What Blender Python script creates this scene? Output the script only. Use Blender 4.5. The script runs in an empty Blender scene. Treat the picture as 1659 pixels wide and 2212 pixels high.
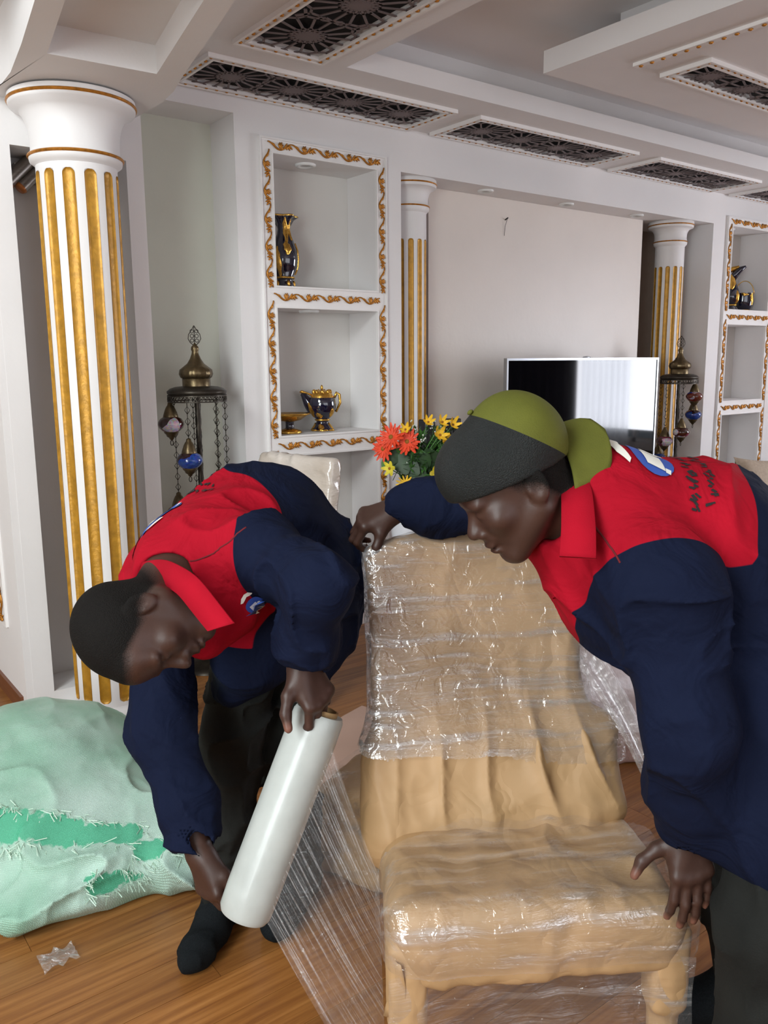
import bpy, bmesh, math, random
import numpy as np
from mathutils import Vector, Matrix
SC = bpy.context.scene
COL = SC.collection
PI = math.pi
random.seed(7)

# ------------------------------------------------------------------ camera
F_PX, W_PX, H_PX = 1801.5, 1659.0, 2212.0
YAW, PITCH, ROLL, EYE = math.radians(37.15), math.radians(10.19), math.radians(0.473), 1.5
_f = Vector((math.sin(YAW) * math.cos(PITCH), math.cos(YAW) * math.cos(PITCH), -math.sin(PITCH)))
_r = Vector((math.cos(YAW), -math.sin(YAW), 0))
_u = _r.cross(_f)
CR = _r * math.cos(ROLL) - _u * math.sin(ROLL)
CU = _u * math.cos(ROLL) + _r * math.sin(ROLL)
cam_data = bpy.data.cameras.new('camera')
cam = bpy.data.objects.new('camera', cam_data)
COL.objects.link(cam)
cam.matrix_world = Matrix(((CR.x, CU.x, -_f.x, 0), (CR.y, CU.y, -_f.y, 0), (CR.z, CU.z, -_f.z, EYE), (0, 0, 0, 1)))
cam_data.sensor_fit = 'VERTICAL'
cam_data.sensor_height = 36.0
cam_data.lens = F_PX / H_PX * 36.0
cam_data.clip_start = 0.05
SC.camera = cam
SC.view_settings.view_transform = 'Standard'
SC.view_settings.look = 'None'
SC.view_settings.gamma = 1.0
SC.view_settings.use_curve_mapping = False
SC.view_settings.exposure = 0.0
SC.cycles.use_denoising = True
SC.cycles.max_bounces = 8
SC.cycles.diffuse_bounces = 4
SC.cycles.glossy_bounces = 4
SC.cycles.transparent_max_bounces = 24
SC.cycles.sample_clamp_indirect = 6.0
SC.cycles.caustics_reflective = False
SC.cycles.caustics_refractive = False

# ------------------------------------------------------------------ world, window light and added fill
world = bpy.data.worlds.new('daylight')
SC.world = world
world.use_nodes = True
_bg = world.node_tree.nodes['Background']
_bg.inputs[0].default_value = (0.78, 0.88, 1.0, 1)
_bg.inputs[1].default_value = 0.5

def area(name, loc, target, sx, sy, power, color):
    l = bpy.data.lights.new(name, 'AREA')
    l.shape = 'RECTANGLE'
    l.size, l.size_y, l.energy, l.color = sx, sy, power, color
    o = bpy.data.objects.new(name, l)
    COL.objects.link(o)
    o.location = loc
    d = Vector(target) - Vector(loc)
    o.rotation_euler = d.to_track_quat('-Z', 'Z').to_euler()
    return o

# daylight entering through the windows of the room, plus an added rear fill
area('daylight_high_window', (-2.92, 0.55, 3.75), (1.6, 3.3, 1.5), 1.5, 1.7, 210, (0.92, 0.985, 1.0))
area('daylight_side_window', (-2.92, -0.6, 1.6), (0, 0.6, 1.5), 2.2, 1.5, 155, (0.90, 0.98, 0.99))
area('daylight_end_window', (8.25, 0.85, 1.55), (0, 0.85, 1.55), 1.7, 1.9, 165, (0.90, 0.92, 1.0))
area('added_rear_fill', (2.0, -2.92, 1.6), (2.0, 0, 1.6), 4.2, 1.8, 52, (0.93, 0.93, 1.0))  # unseen rear source, added as soft front fill

# ------------------------------------------------------------------ helpers
def lin(c):
    if isinstance(c, str):
        c = [int(c[i:i + 2], 16) / 255 for i in (0, 2, 4)]
        c = [v / 12.92 if v <= 0.04045 else ((v + 0.055) / 1.055) ** 2.4 for v in c]
    return (c[0], c[1], c[2], 1.0)

MATS = {}
def M(name, col, rough=0.6, metal=0.0, var=0.06, scale=12.0, bump=0.0, bscale=60.0, stretch=(1, 1, 1), spec=0.5, col2=None, coat=0.0, detail=4.0):
    """procedural material: noise-varied colour, optional fine relief"""
    m = bpy.data.materials.new(name)
    m.use_nodes = True
    nt = m.node_tree
    b = nt.nodes['Principled BSDF']
    tc = nt.nodes.new('ShaderNodeTexCoord')
    mp = nt.nodes.new('ShaderNodeMapping')
    mp.inputs['Scale'].default_value = stretch
    nt.links.new(tc.outputs['Object'], mp.inputs[0])
    n = nt.nodes.new('ShaderNodeTexNoise')
    n.inputs['Scale'].default_value = scale
    n.inputs['Detail'].default_value = detail
    nt.links.new(mp.outputs[0], n.inputs['Vector'])
    c = lin(col)
    lo = tuple(max(0, v * (1 - var)) for v in c[:3]) + (1,)
    hi = lin(col2) if col2 else tuple(min(1, v * (1 + var)) for v in c[:3]) + (1,)
    mix = nt.nodes.new('ShaderNodeMix')
    mix.data_type = 'RGBA'
    rp = nt.nodes.new('ShaderNodeMapRange')
    rp.inputs[1].default_value, rp.inputs[2].default_value = 0.3, 0.7
    nt.links.new(n.outputs['Fac'], rp.inputs[0])
    nt.links.new(rp.outputs[0], mix.inputs[0])
    mix.inputs[6].default_value, mix.inputs[7].default_value = lo, hi
    nt.links.new(mix.outputs[2], b.inputs['Base Color'])
    b.inputs['Roughness'].default_value = rough
    b.inputs['Metallic'].default_value = metal
    b.inputs['Specular IOR Level'].default_value = spec
    if coat:
        b.inputs['Coat Weight'].default_value = coat
        b.inputs['Coat Roughness'].default_value = 0.08
    if bump:
        n2 = nt.nodes.new('ShaderNodeTexNoise')
        n2.inputs['Scale'].default_value = bscale
        n2.inputs['Detail'].default_value = 3
        nt.links.new(mp.outputs[0], n2.inputs['Vector'])
        bp = nt.nodes.new('ShaderNodeBump')
        bp.inputs['Strength'].default_value = bump
        bp.inputs['Distance'].default_value = 0.01
        nt.links.new(n2.outputs['Fac'], bp.inputs['Height'])
        nt.links.new(bp.outputs[0], b.inputs['Normal'])
    MATS[name] = m
    return m

def wloc(o):
    v = Vector((0, 0, 0))
    while o is not None:
        v = v + o.location
        o = o.parent
    return v

def tag(o, label=None, cat=None, group=None, kind=None):
    if label: o['label'] = label
    if cat: o['category'] = cat
    if group: o['group'] = group
    if kind: o['kind'] = kind
    return o

def empty(name, loc=(0, 0, 0), label=None, cat=None, group=None, kind=None):
    o = bpy.data.objects.new(name, None)
    o.empty_display_size = 0.05
    COL.objects.link(o)
    o.location = loc
    return tag(o, label, cat, group, kind)

def mk(name, verts, faces, mat, parent=None, smooth=False):
    """one mesh object; verts are given in world space, stored relative to the parent's base"""
    v = np.asarray(verts, dtype=np.float64)
    if parent is not None:
        v = v - np.array(wloc(parent))
    me = bpy.data.meshes.new(name)
    me.from_pydata(v.tolist(), [], [tuple(int(i) for i in f) for f in faces])
    if smooth:
        me.polygons.foreach_set('use_smooth', [True] * len(me.polygons))
    if mat is not None:
        me.materials.append(mat)
    me.update()
    o = bpy.data.objects.new(name, me)
    COL.objects.link(o)
    if parent is not None:
        o.parent = parent
    return o

def share(src, name, loc, parent=None, rot=None, scale=None):
    """another object that shares src's mesh; loc is world space"""
    o = bpy.data.objects.new(name, src.data)
    COL.objects.link(o)
    o.location = Vector(loc) - (wloc(parent) if parent else Vector((0, 0, 0)))
    if rot is not None: o.rotation_euler = rot
    if scale is not None: o.scale = scale
    if parent is not None: o.parent = parent
    return o

def copy_tree(o, parent=None):
    c = o.copy()
    COL.objects.link(c)
    c.parent = parent
    for ch in o.children:
        copy_tree(ch, c)
    return c

class MB:
    def __init__(s):
        s.v, s.f = [], []
    def add(s, verts, faces):
        n = len(s.v)
        s.v += [tuple(p) for p in verts]
        s.f += [tuple(i + n for i in f) for f in faces]
        return s
    def box(s, x0, x1, y0, y1, z0, z1, R=None, c=None):
        p = [Vector((x, y, z)) for z in (z0, z1) for y in (y0, y1) for x in (x0, x1)]
        if R is not None:
            p = [R @ q for q in p]
        if c is not None:
            p = [q + Vector(c) for q in p]
        return s.add(p, [(0, 2, 3, 1), (4, 5, 7, 6), (0, 1, 5, 4), (2, 6, 7, 3), (0, 4, 6, 2), (1, 3, 7, 5)])
    def bar(s, a, b, w, t, up=(0, 0, 1)):
        a, b = Vector(a), Vector(b)
        d = (b - a).normalized()
        sd = d.cross(Vector(up)).normalized() * (w / 2)
        u = sd.cross(d).normalized() * (t / 2)
        p = [a - sd - u, a + sd - u, b + sd - u, b - sd - u, a - sd + u, a + sd + u, b + sd + u, b - sd + u]
        return s.add(p, [(0, 3, 2, 1), (4, 5, 6, 7), (0, 1, 5, 4), (1, 2, 6, 5), (2, 3, 7, 6), (3, 0, 4, 7)])
    def tube(s, pts, r, n=8, cap=True, flat=1.0):
        pts = [Vector(p) for p in pts]
        rs = r if isinstance(r, (list, tuple)) else [r] * len(pts)
        base = len(s.v)
        prev = None
        for i, p in enumerate(pts):
            d = (pts[min(i + 1, len(pts) - 1)] - pts[max(i - 1, 0)]).normalized()
            if prev is None:
                ref = Vector((0, 0, 1)) if abs(d.z) < 0.9 else Vector((1, 0, 0))
                x = d.cross(ref).normalized()
            else:
                x = (prev - d * prev.dot(d)).normalized()
            prev = x
            y = d.cross(x)
            for k in range(n):
                a = 2 * PI * k / n
                s.v.append(tuple(p + x * (rs[i] * math.cos(a)) + y * (rs[i] * flat * math.sin(a))))
        for i in range(len(pts) - 1):
            for k in range(n):
                a, b = base + i * n + k, base + i * n + (k + 1) % n
                s.f.append((a, b, b + n, a + n))
        if cap:
            s.f.append(tuple(base + k for k in range(n))[::-1])
            s.f.append(tuple(base + (len(pts) - 1) * n + k for k in range(n)))
        return s
    def lathe(s, prof, c=(0, 0, 0), n=32, mod=None, a0=0.0, a1=2 * PI):
        base = len(s.v)
        full = abs(a1 - a0 - 2 * PI) < 1e-6
        m = n if full else n + 1
        for r, z in prof:
            for k in range(m):
                a = a0 + (a1 - a0) * k / n
                rr = r * (mod(a, z) if mod else 1)
                s.v.append((c[0] + rr * math.cos(a), c[1] + rr * math.sin(a), c[2] + z))
        for i in range(len(prof) - 1):
            for k in range(n):
                a, b = base + i * m + k, base + i * m + (k + 1) % m
                s.f.append((a, b, b + m, a + m))
        return s
    def ell(s, c, r, R=None, nu=10, nv=7):
        base = len(s.v)
        c = Vector(c)
        for i in range(nv + 1):
            t = PI * i / nv
            for k in range(nu):
                a = 2 * PI * k / nu
                p = Vector((r[0] * math.sin(t) * math.cos(a), r[1] * math.sin(t) * math.sin(a), -r[2] * math.cos(t)))
                if R is not None: p = R @ p
                s.v.append(tuple(c + p))
        for i in range(nv):
            for k in range(nu):
                a, b = base + i * nu + k, base + i * nu + (k + 1) % nu
                s.f.append((a, b, b + nu, a + nu))
        return s
    def prism(s, poly, z0, z1):
        n = len(poly)
        b = len(s.v)
        for z in (z0, z1):
            for p in poly: s.v.append((p[0], p[1], z))
        s.f.append(tuple(b + i for i in range(n))[::-1])
        s.f.append(tuple(b + n + i for i in range(n)))
        for i in range(n):
            j = (i + 1) % n
            s.f.append((b + i, b + j, b + n + j, b + n + i))
        return s
    def grid(s, P):
        """P: rows x cols array of points"""
        P = np.asarray(P)
        b = len(s.v)
        r, c = P.shape[:2]
        s.v += [tuple(p) for p in P.reshape(-1, 3)]
        for i in range(r - 1):
            for j in range(c - 1):
                a = b + i * c + j
                s.f.append((a, a + 1, a + c + 1, a + c))
        return s
    def build(s, name, mat, parent=None, smooth=False):
        return mk(name, s.v, s.f, mat, parent, smooth)

def autosmooth(o, ang=35):
    me = o.data
    me.polygons.foreach_set('use_smooth', [True] * len(me.polygons))
    bm = bmesh.new(); bm.from_mesh(me)
    for e in bm.edges:
        if len(e.link_faces) == 2 and e.calc_face_angle(0) > math.radians(ang): e.smooth = False
    bm.to_mesh(me); bm.free()
    return o

def bevel(o, w=0.004, seg=1):
    m = o.modifiers.new('edge_rounding', 'BEVEL')
    m.width, m.segments, m.limit_method = w, seg, 'ANGLE'
    return o

def slab(mb, axis, u0, u1, v0, v1, holes, t0, t1):
    """slab in a plane with rectangular holes; axis = thickness axis ('x','y','z')"""
    us = sorted({u0, u1, *[h[0] for h in holes], *[h[1] for h in holes]})
    vs = sorted({v0, v1, *[h[2] for h in holes], *[h[3] for h in holes]})
    us = [u for u in us if u0 <= u <= u1]; vs = [v for v in vs if v0 <= v <= v1]
    solid = {}
    for i in range(len(us) - 1):
        for j in range(len(vs) - 1):
            cu, cv = (us[i] + us[i + 1]) / 2, (vs[j] + vs[j + 1]) / 2
            solid[i, j] = not any(h[0] < cu < h[1] and h[2] < cv < h[3] for h in holes)
    def P(u, v, t):
        return {'x': (t, u, v), 'y': (u, t, v), 'z': (u, v, t)}[axis]
    for (i, j), ok in solid.items():
        if not ok: continue
        a, b, c, d = us[i], us[i + 1], vs[j], vs[j + 1]
        for t in (t0, t1):
            mb.add([P(a, c, t), P(b, c, t), P(b, d, t), P(a, d, t)], [(0, 1, 2, 3)])
        for (di, dj, e0, e1) in ((-1, 0, (a, c), (a, d)), (1, 0, (b, c), (b, d)), (0, -1, (a, c), (b, c)), (0, 1, (a, d), (b, d))):
            if not solid.get((i + di, j + dj), False):
                mb.add([P(*e0, t0), P(*e1, t0), P(*e1, t1), P(*e0, t1)], [(0, 1, 2, 3)])
    return mb

# ------------------------------------------------------------------ materials
M('white_paint', 'e4e1e0', 0.55, var=0.02, scale=3, bump=0.04, bscale=90)
M('white_trim', 'ebe8e6', 0.45, var=0.02, scale=5, bump=0.03, bscale=120)
M('sage_paint', 'd3d4c6', 0.5, var=0.03, scale=3, bump=0.05, bscale=120)
M('niche_paint', 'd5d2cd', 0.55, var=0.03, scale=4, bump=0.05, bscale=100)
M('cream_gloss_paint', 'd9cfc6', 0.43, var=0.03, scale=2.5, bump=0.10, bscale=25, spec=0.65)
M('taupe_paint', '9a8b7d', 0.6, var=0.05)
M('gold_paint', 'b58428', 0.42, metal=0.3, var=0.22, scale=30, bump=0.15, bscale=80)
M('old_gold', 'b87a2c', 0.36, metal=0.55, var=0.3, scale=60)
M('lattice_brown', '6a5c5b', 0.6, var=0.12, scale=10)
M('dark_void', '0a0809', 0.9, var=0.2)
# ------------------------------------------------------------------ setting: floor, walls, ceiling
WP, WT = MATS['white_paint'], MATS['white_trim']
def struct(name, mb, mat, parent=None, smooth=False):
    o = mb.build(name, mat, parent, smooth)
    if parent is None: o['kind'] = 'structure'
    return o

def floor_material():
    m = bpy.data.materials.new('bamboo_floor')
    m.use_nodes = True
    nt = m.node_tree; b = nt.nodes['Principled BSDF']
    geo = nt.nodes.new('ShaderNodeNewGeometry')
    oi = nt.nodes.new('ShaderNodeObjectInfo')
    mp = nt.nodes.new('ShaderNodeMapping'); mp.inputs['Scale'].default_value = (1.3, 34, 34)
    nt.links.new(geo.outputs['Position'], mp.inputs[0])
    n = nt.nodes.new('ShaderNodeTexNoise'); n.inputs['Scale'].default_value = 1.6; n.inputs['Detail'].default_value = 8; n.inputs['Roughness'].default_value = 0.65
    n.noise_dimensions = '4D'
    nt.links.new(mp.outputs[0], n.inputs['Vector'])
    ml = nt.nodes.new('ShaderNodeMath'); ml.operation = 'MULTIPLY'; ml.inputs[1].default_value = 40
    nt.links.new(oi.outputs['Random'], ml.inputs[0]); nt.links.new(ml.outputs[0], n.inputs['W'])
    r = nt.nodes.new('ShaderNodeValToRGB')
    e = r.color_ramp.elements
    e[0].position, e[0].color = 0.30, lin('6b3d1d')
    e[1].position, e[1].color = 0.72, lin('a97540')
    k = e.new(0.5); k.color = lin('8e5c2d')
    nt.links.new(n.outputs['Fac'], r.inputs[0])
    hs = nt.nodes.new('ShaderNodeHueSaturation')
    mr = nt.nodes.new('ShaderNodeMapRange'); mr.inputs[3].default_value, mr.inputs[4].default_value = 0.82, 1.12
    nt.links.new(oi.outputs['Random'], mr.inputs[0]); nt.links.new(mr.outputs[0], hs.inputs['Value'])
    nt.links.new(r.outputs[0], hs.inputs['Color'])
    nt.links.new(hs.outputs[0], b.inputs['Base Color'])
    b.inputs['Roughness'].default_value = 0.32
    bp = nt.nodes.new('ShaderNodeBump'); bp.inputs['Strength'].default_value = 0.08
    nt.links.new(n.outputs['Fac'], bp.inputs['Height']); nt.links.new(bp.outputs[0], b.inputs['Normal'])
    return m
FLOOR_M = floor_material()
M('floor_gap', '3a1f10', 0.8)
floor = struct('floor', MB().box(-3, 8.3, -3, 6.5, -0.06, -0.012), MATS['floor_gap'])
PW, PL = 0.128, 1.84
plank0 = MB().box(0, PL - 0.0012, 0, PW - 0.0012, -0.012, 0).build('plank', FLOOR_M, floor)
first = True
row = 0
y = 0.18
while y < 4.1:
    off = (row * 0.73) % PL
    x = -1.5 - off
    while x < 4.6:
        if x + PL > -0.6 + 0.1 * y and (x < 3.4 or y > 1.2):
            if first:
                plank0.location = (x, y, 0); first = False
            else:
                share(plank0, 'plank', (x, y, 0), floor)
        x += PL
    y += PW; row += 1
# the rest of the floor, too far or out of view to pick boards apart
rest = MB()
rest.box(-3, 8.3, -3, 0.178, -0.012, -0.0005)
rest.box(-3, 8.3, y, 6.5, -0.012, -0.0005)
rest.box(4.6, 8.3, 0.18, y, -0.012, -0.0006)
rest.box(-3, -1.5, 0.18, y, -0.012, -0.0007)
o = rest.build('plank_field', FLOOR_M, floor); o['kind'] = 'stuff'

YW, YB, ZC = 3.8, 4.06, 2.757
XL0, XL1 = 2.0, 3.015      # left niche pier
XR0, XR1 = 6.085, 7.25     # right niche pier
LN = [(2.2, 2.835, 1.885, 2.515), (2.2, 2.835, 1.125, 1.775), (2.2, 2.835, 0.28, 1.015)]
RN = [(6.335, 6.925, 1.895, 2.53), (6.335, 6.925, 1.165, 1.775), (6.335, 6.925, 0.46, 1.05)]
pier_l = struct('wall_pier_left', slab(MB(), 'y', XL0, XL1, 0, ZC, LN, YW, YB), WP)
struct_np = MATS['niche_paint']
MB().box(XL0 + 0.01, XL1, YB + 0.001, YB + 0.05, 0, ZC).build('niche_back', struct_np, pier_l)
pier_r = struct('wall_pier_right', slab(MB(), 'y', XR0, XR1, 0, ZC, RN, YW, YB), WP)
MB().box(XR0 + 0.01, XR1, YB + 0.001, YB + 0.05, 0, ZC).build('niche_back', struct_np, pier_r)
struct('wall_back', MB().box(-0.2, 8.3, 4.36, 4.46, 0, 3.1), MATS['taupe_paint'])
struct('wall_back_far', MB().box(7.25, 8.3, 3.8, 4.06, 0, 2.757), WP)
struct('wall_tv_panel', MB().box(3.40, 5.50, 4.02, 4.10, 0, 2.529), MATS['cream_gloss_paint'])
struct('wall_lintel', MB().box(XL1, XR0, YW, 4.36, 2.53, ZC), WP)
struct('wall_alcove', MB().box(1.46, XL0, 4.05, 4.12, 0, ZC), MATS['sage_paint'])
struct('wall_alcove_lintel', MB().box(1.40, XL0, YW, 4.05, 2.672, ZC), WP)
# wall end behind the big column: pilaster strips around a shallow recess, niche on its side face
mb = MB()
mb.box(0.85, 0.935, 3.64, 4.10, 0, 2.35)
mb.box(1.40, 1.475, 3.64, 4.10, 0, 2.35)
mb.box(0.935, 1.40, 3.86, 4.10, 0.09, 2.35)
mb.box(0.935, 1.40, 3.64, 4.10, 0, 0.09)
mb.box(0.85, 1.475, 3.64, 4.10, 2.35, ZC)
struct('wall_column_end', mb, WP)
NS = [(3.93, 4.75, 0.42, 1.15), (3.93, 4.75, 1.25, 1.95)]
wl = struct('wall_left_side', slab(MB(), 'x', 3.641, 6.4, 0, ZC, NS, 0.82, 0.934), WP)
MB().box(0.936, 0.96, 3.90, 6.4, 0.02, ZC).build('niche_back', struct_np, wl)
M('brown_skirting', '6e4128', 0.4, var=0.15, scale=6, stretch=(6, 0.6, 6))
struct('baseboard_left', MB().box(0.806, 0.82, 3.70, 6.4, 0, 0.075), MATS['brown_skirting'])
# shell of the room outside the picture
struct('wall_left', slab(MB(), 'x', -3, 6.5, 0, 5.2, [(-1.75, 0.55, 0.8, 2.4), (-0.25, 1.35, 2.85, 4.7)], -3.1, -3.0), WP)
struct('wall_right', slab(MB(), 'x', -3, 4.46, 0, 3.1, [(0.0, 1.7, 0.55, 2.55)], 8.3, 8.4), WP)
struct('wall_rear', slab(MB(), 'y', -3, 8.3, 0, 5.2, [(-0.2, 4.2, 0.65, 2.55)], -3.1, -3.0), WP)
struct('wall_far_left', MB().box(-3, 0.82, 6.4, 6.5, 0, 5.2), WP)

# ceiling: dropped border strips with lattice panels, a raised field, a dropped tray
GA = [(1.715, 3.0, 3.415, 3.735), (3.25, 4.50, 3.415, 3.735), (4.81, 5.93, 3.415, 3.735), (6.28, 7.5, 3.415, 3.735)]
GB = (1.735, 2.065, 1.75, 3.15)
struct('ceiling', slab(MB(), 'z', 1.30, 8.3, 3.19, 3.81, GA, ZC, 2.842), WP)
struct('ceiling_side_strip', slab(MB(), 'z', 0.62, 2.235, -3, 3.19, [GB], ZC, 2.842), WP)
struct('ceiling_far_left', MB().box(0.82, 1.30, 3.19, 6.5, ZC, 2.842), WP)
struct('wall_gallery', MB().box(0.50, 0.62, -3, 3.19, ZC, 5.2), WP)
struct('wall_gallery_back', MB().box(0.62, 0.82, 3.0, 6.5, ZC, 5.2), WP)
struct('ceiling_hall', MB().box(-3.1, 0.9, -3.1, 6.5, 5.2, 5.3), WP)
struct('ceiling_over_walls', MB().box(0.8, 8.3, 3.81, 4.4, ZC, 2.842), WP)
mb = MB()
mb.box(0.5, 8.4, -3.1, 6.5, 2.975, 3.1)
mb.box(0.8, 8.3, 3.33, 3.42, 2.842, 2.975)
mb.box(2.0, 2.1, -3, 3.33, 2.842, 2.975)
struct('ceiling_field', mb, WP)
TG = (3.46, 5.3, 2.235, 2.395)
mb = slab(MB(), 'z', 2.99, 7.6, -1.2, 2.746, [TG], ZC, 2.85)
struct('ceiling_tray', mb, WP)
struct('ceiling_tray_riser', MB().box(3.20, 7.4, -1.0, 2.50, 2.85, 2.975), WP)

# beam that carries the big column, with a coffer in its underside
right = [(1.438, 3.66), (1.446, 3.5), (1.449, 3.343), (1.43, 3.188), (1.384, 2.997), (1.275, 2.471), (1.20, 2.15), (1.05, 1.5)]
left = [(0.86, 3.66), (0.883, 3.501), (0.878, 3.325), (0.839, 3.025), (0.783, 2.656), (0.70, 2.15), (0.56, 1.5)]
coffer = [(0.93, 3.063), (1.302, 3.042), (1.155, 2.3), (0.80, 2.3)]
bm = bmesh.new()
outer = right + left[::-1]
def ring(poly, z): return [bm.verts.new((p[0], p[1], z)) for p in poly]
# underside as strips between the outline and the coffer
ov = ring(outer, 2.52); iv = ring(coffer, 2.52); it = ring(coffer, 2.615); ot = ring(outer, ZC)
R_ = ov[:8]; L_ = ov[8:][::-1]
for q in ([R_[0], L_[0], iv[0], iv[1]],):
    pass
bm.faces.new([L_[0], L_[1], L_[2], L_[3], iv[0]]); bm.faces.new([R_[0], L_[0], iv[0], iv[1]])
bm.faces.new([R_[4], R_[3], R_[2], R_[1], R_[0], iv[1]])
bm.faces.new([R_[6], R_[5], R_[4], iv[1], iv[2]]); bm.faces.new([L_[3], L_[4], L_[5], iv[3], iv[0]])
bm.faces.new([R_[7], R_[6], iv[2], iv[3], L_[5], L_[6]])
for i in range(4):
    j = (i + 1) % 4
    bm.faces.new([iv[i], iv[j], it[j], it[i]])
bm.faces.new(it)
n = len(ov)
for i in range(n):
    j = (i + 1) % n
    bm.faces.new([ov[i], ov[j], ot[j], ot[i]])
bm.faces.new(ot)
bmesh.ops.recalc_face_normals(bm, faces=bm.faces)
me = bpy.data.meshes.new('beam'); bm.to_mesh(me); bm.free(); me.materials.append(WP)
o = bpy.data.objects.new('trim_column_beam', me); COL.objects.link(o); o['kind'] = 'structure'

# ------------------------------------------------------------------ windows out of view: end one seen in the television, rear one added
M('window_frame_paint', 'e8e8e8', 0.4)
def window(name, axis, t, u0, u1, v0, v1):
    mb = MB()
    w = 0.05
    def bx(a, b, c, d):
        if axis == 'x': mb.box(t - 0.03, t + 0.03, a, b, c, d)
        else: mb.box(a, b, t - 0.03, t + 0.03, c, d)
    bx(u0, u1, v0, v0 + w); bx(u0, u1, v1 - w, v1); bx(u0, u0 + w, v0, v1); bx(u1 - w, u1, v0, v1)
    bx(u0, u1, v0 + (v1 - v0) * .62, v0 + (v1 - v0) * .62 + w)
    n = 3
    for k in range(1, n):
        x = u0 + (u1 - u0) * k / n
        bx(x - w / 2, x + w / 2, v0, v1)
    o = mb.build(name, MATS['window_frame_paint']); o['kind'] = 'structure'
window('window_1', 'x', -3.05, -1.75, 0.55, 0.8, 2.4)
window('window_4', 'x', -3.05, -0.25, 1.35, 2.85, 4.7)
window('window_2', 'x', 8.35, 0.0, 1.7, 0.55, 2.55)
window('rear_fill_frame', 'y', -3.05, -0.2, 4.2, 0.65, 2.55)  # frame of the added opening that holds the front fill
# ------------------------------------------------------------------ ceiling lattice panels
bead0 = MB().ell((0, 0, 0), (0.0105, 0.0075, 0.006), nu=6, nv=4)
bead_mesh = None
def lattice_tile(mb, cx, cy, s, z, rot=0.0):
    w, t = 0.0075 * s / 0.32, 0.0035
    def P(r, a): return (cx + r * s * math.cos(a + rot), cy + r * s * math.sin(a + rot), z)
    n = 16
    st = []
    for k in range(2 * n):
        r = 0.150 if k % 2 == 0 else 0.112
        st.append(P(r, PI * k / n)[:2])
    mb.prism(st, z - t / 2, z + t / 2)
    for k in range(n):
        a = 2 * PI * k / n; h = PI / n
        mb.bar(P(0.12, a + h), P(0.50, a + h), w * 1.25, t)
        mb.bar(P(0.225, a + h), P(0.175, a), w, t); mb.bar(P(0.225, a - h), P(0.175, a), w, t)
        mb.bar(P(0.50, a + h), P(0.545, a), w * 1.3, t); mb.bar(P(0.50, a - h), P(0.545, a), w * 1.3, t)
        q = math.degrees(a + rot) % 90
        if 30 < q < 60:
            mb.bar(P(0.54, a), P(0.72, a), w * 1.6, t)
        elif 14 < q < 76:
            mb.bar(P(0.54, a), P(0.64, a), w * 1.3, t)
def clipped(mb, x0, x1, y0, y1):
    """cut a lattice mesh to its opening"""
    bm = bmesh.new()
    vs = [bm.verts.new(v) for v in mb.v]
    for f in mb.f:
        try: bm.faces.new([vs[i] for i in f])
        except ValueError: pass
    for co, no in (((x0, 0, 0), (-1, 0, 0)), ((x1, 0, 0), (1, 0, 0)), ((0, y0, 0), (0, -1, 0)), ((0, y1, 0), (0, 1, 0))):
        bmesh.ops.bisect_plane(bm, geom=bm.verts[:] + bm.edges[:] + bm.faces[:], plane_co=co, plane_no=no, clear_outer=True)
    r = MB(); bm.verts.index_update()
    r.v = [tuple(v.co) for v in bm.verts]; r.f = [tuple(v.index for v in f.verts) for f in bm.faces]
    bm.free()
    return r
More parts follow.
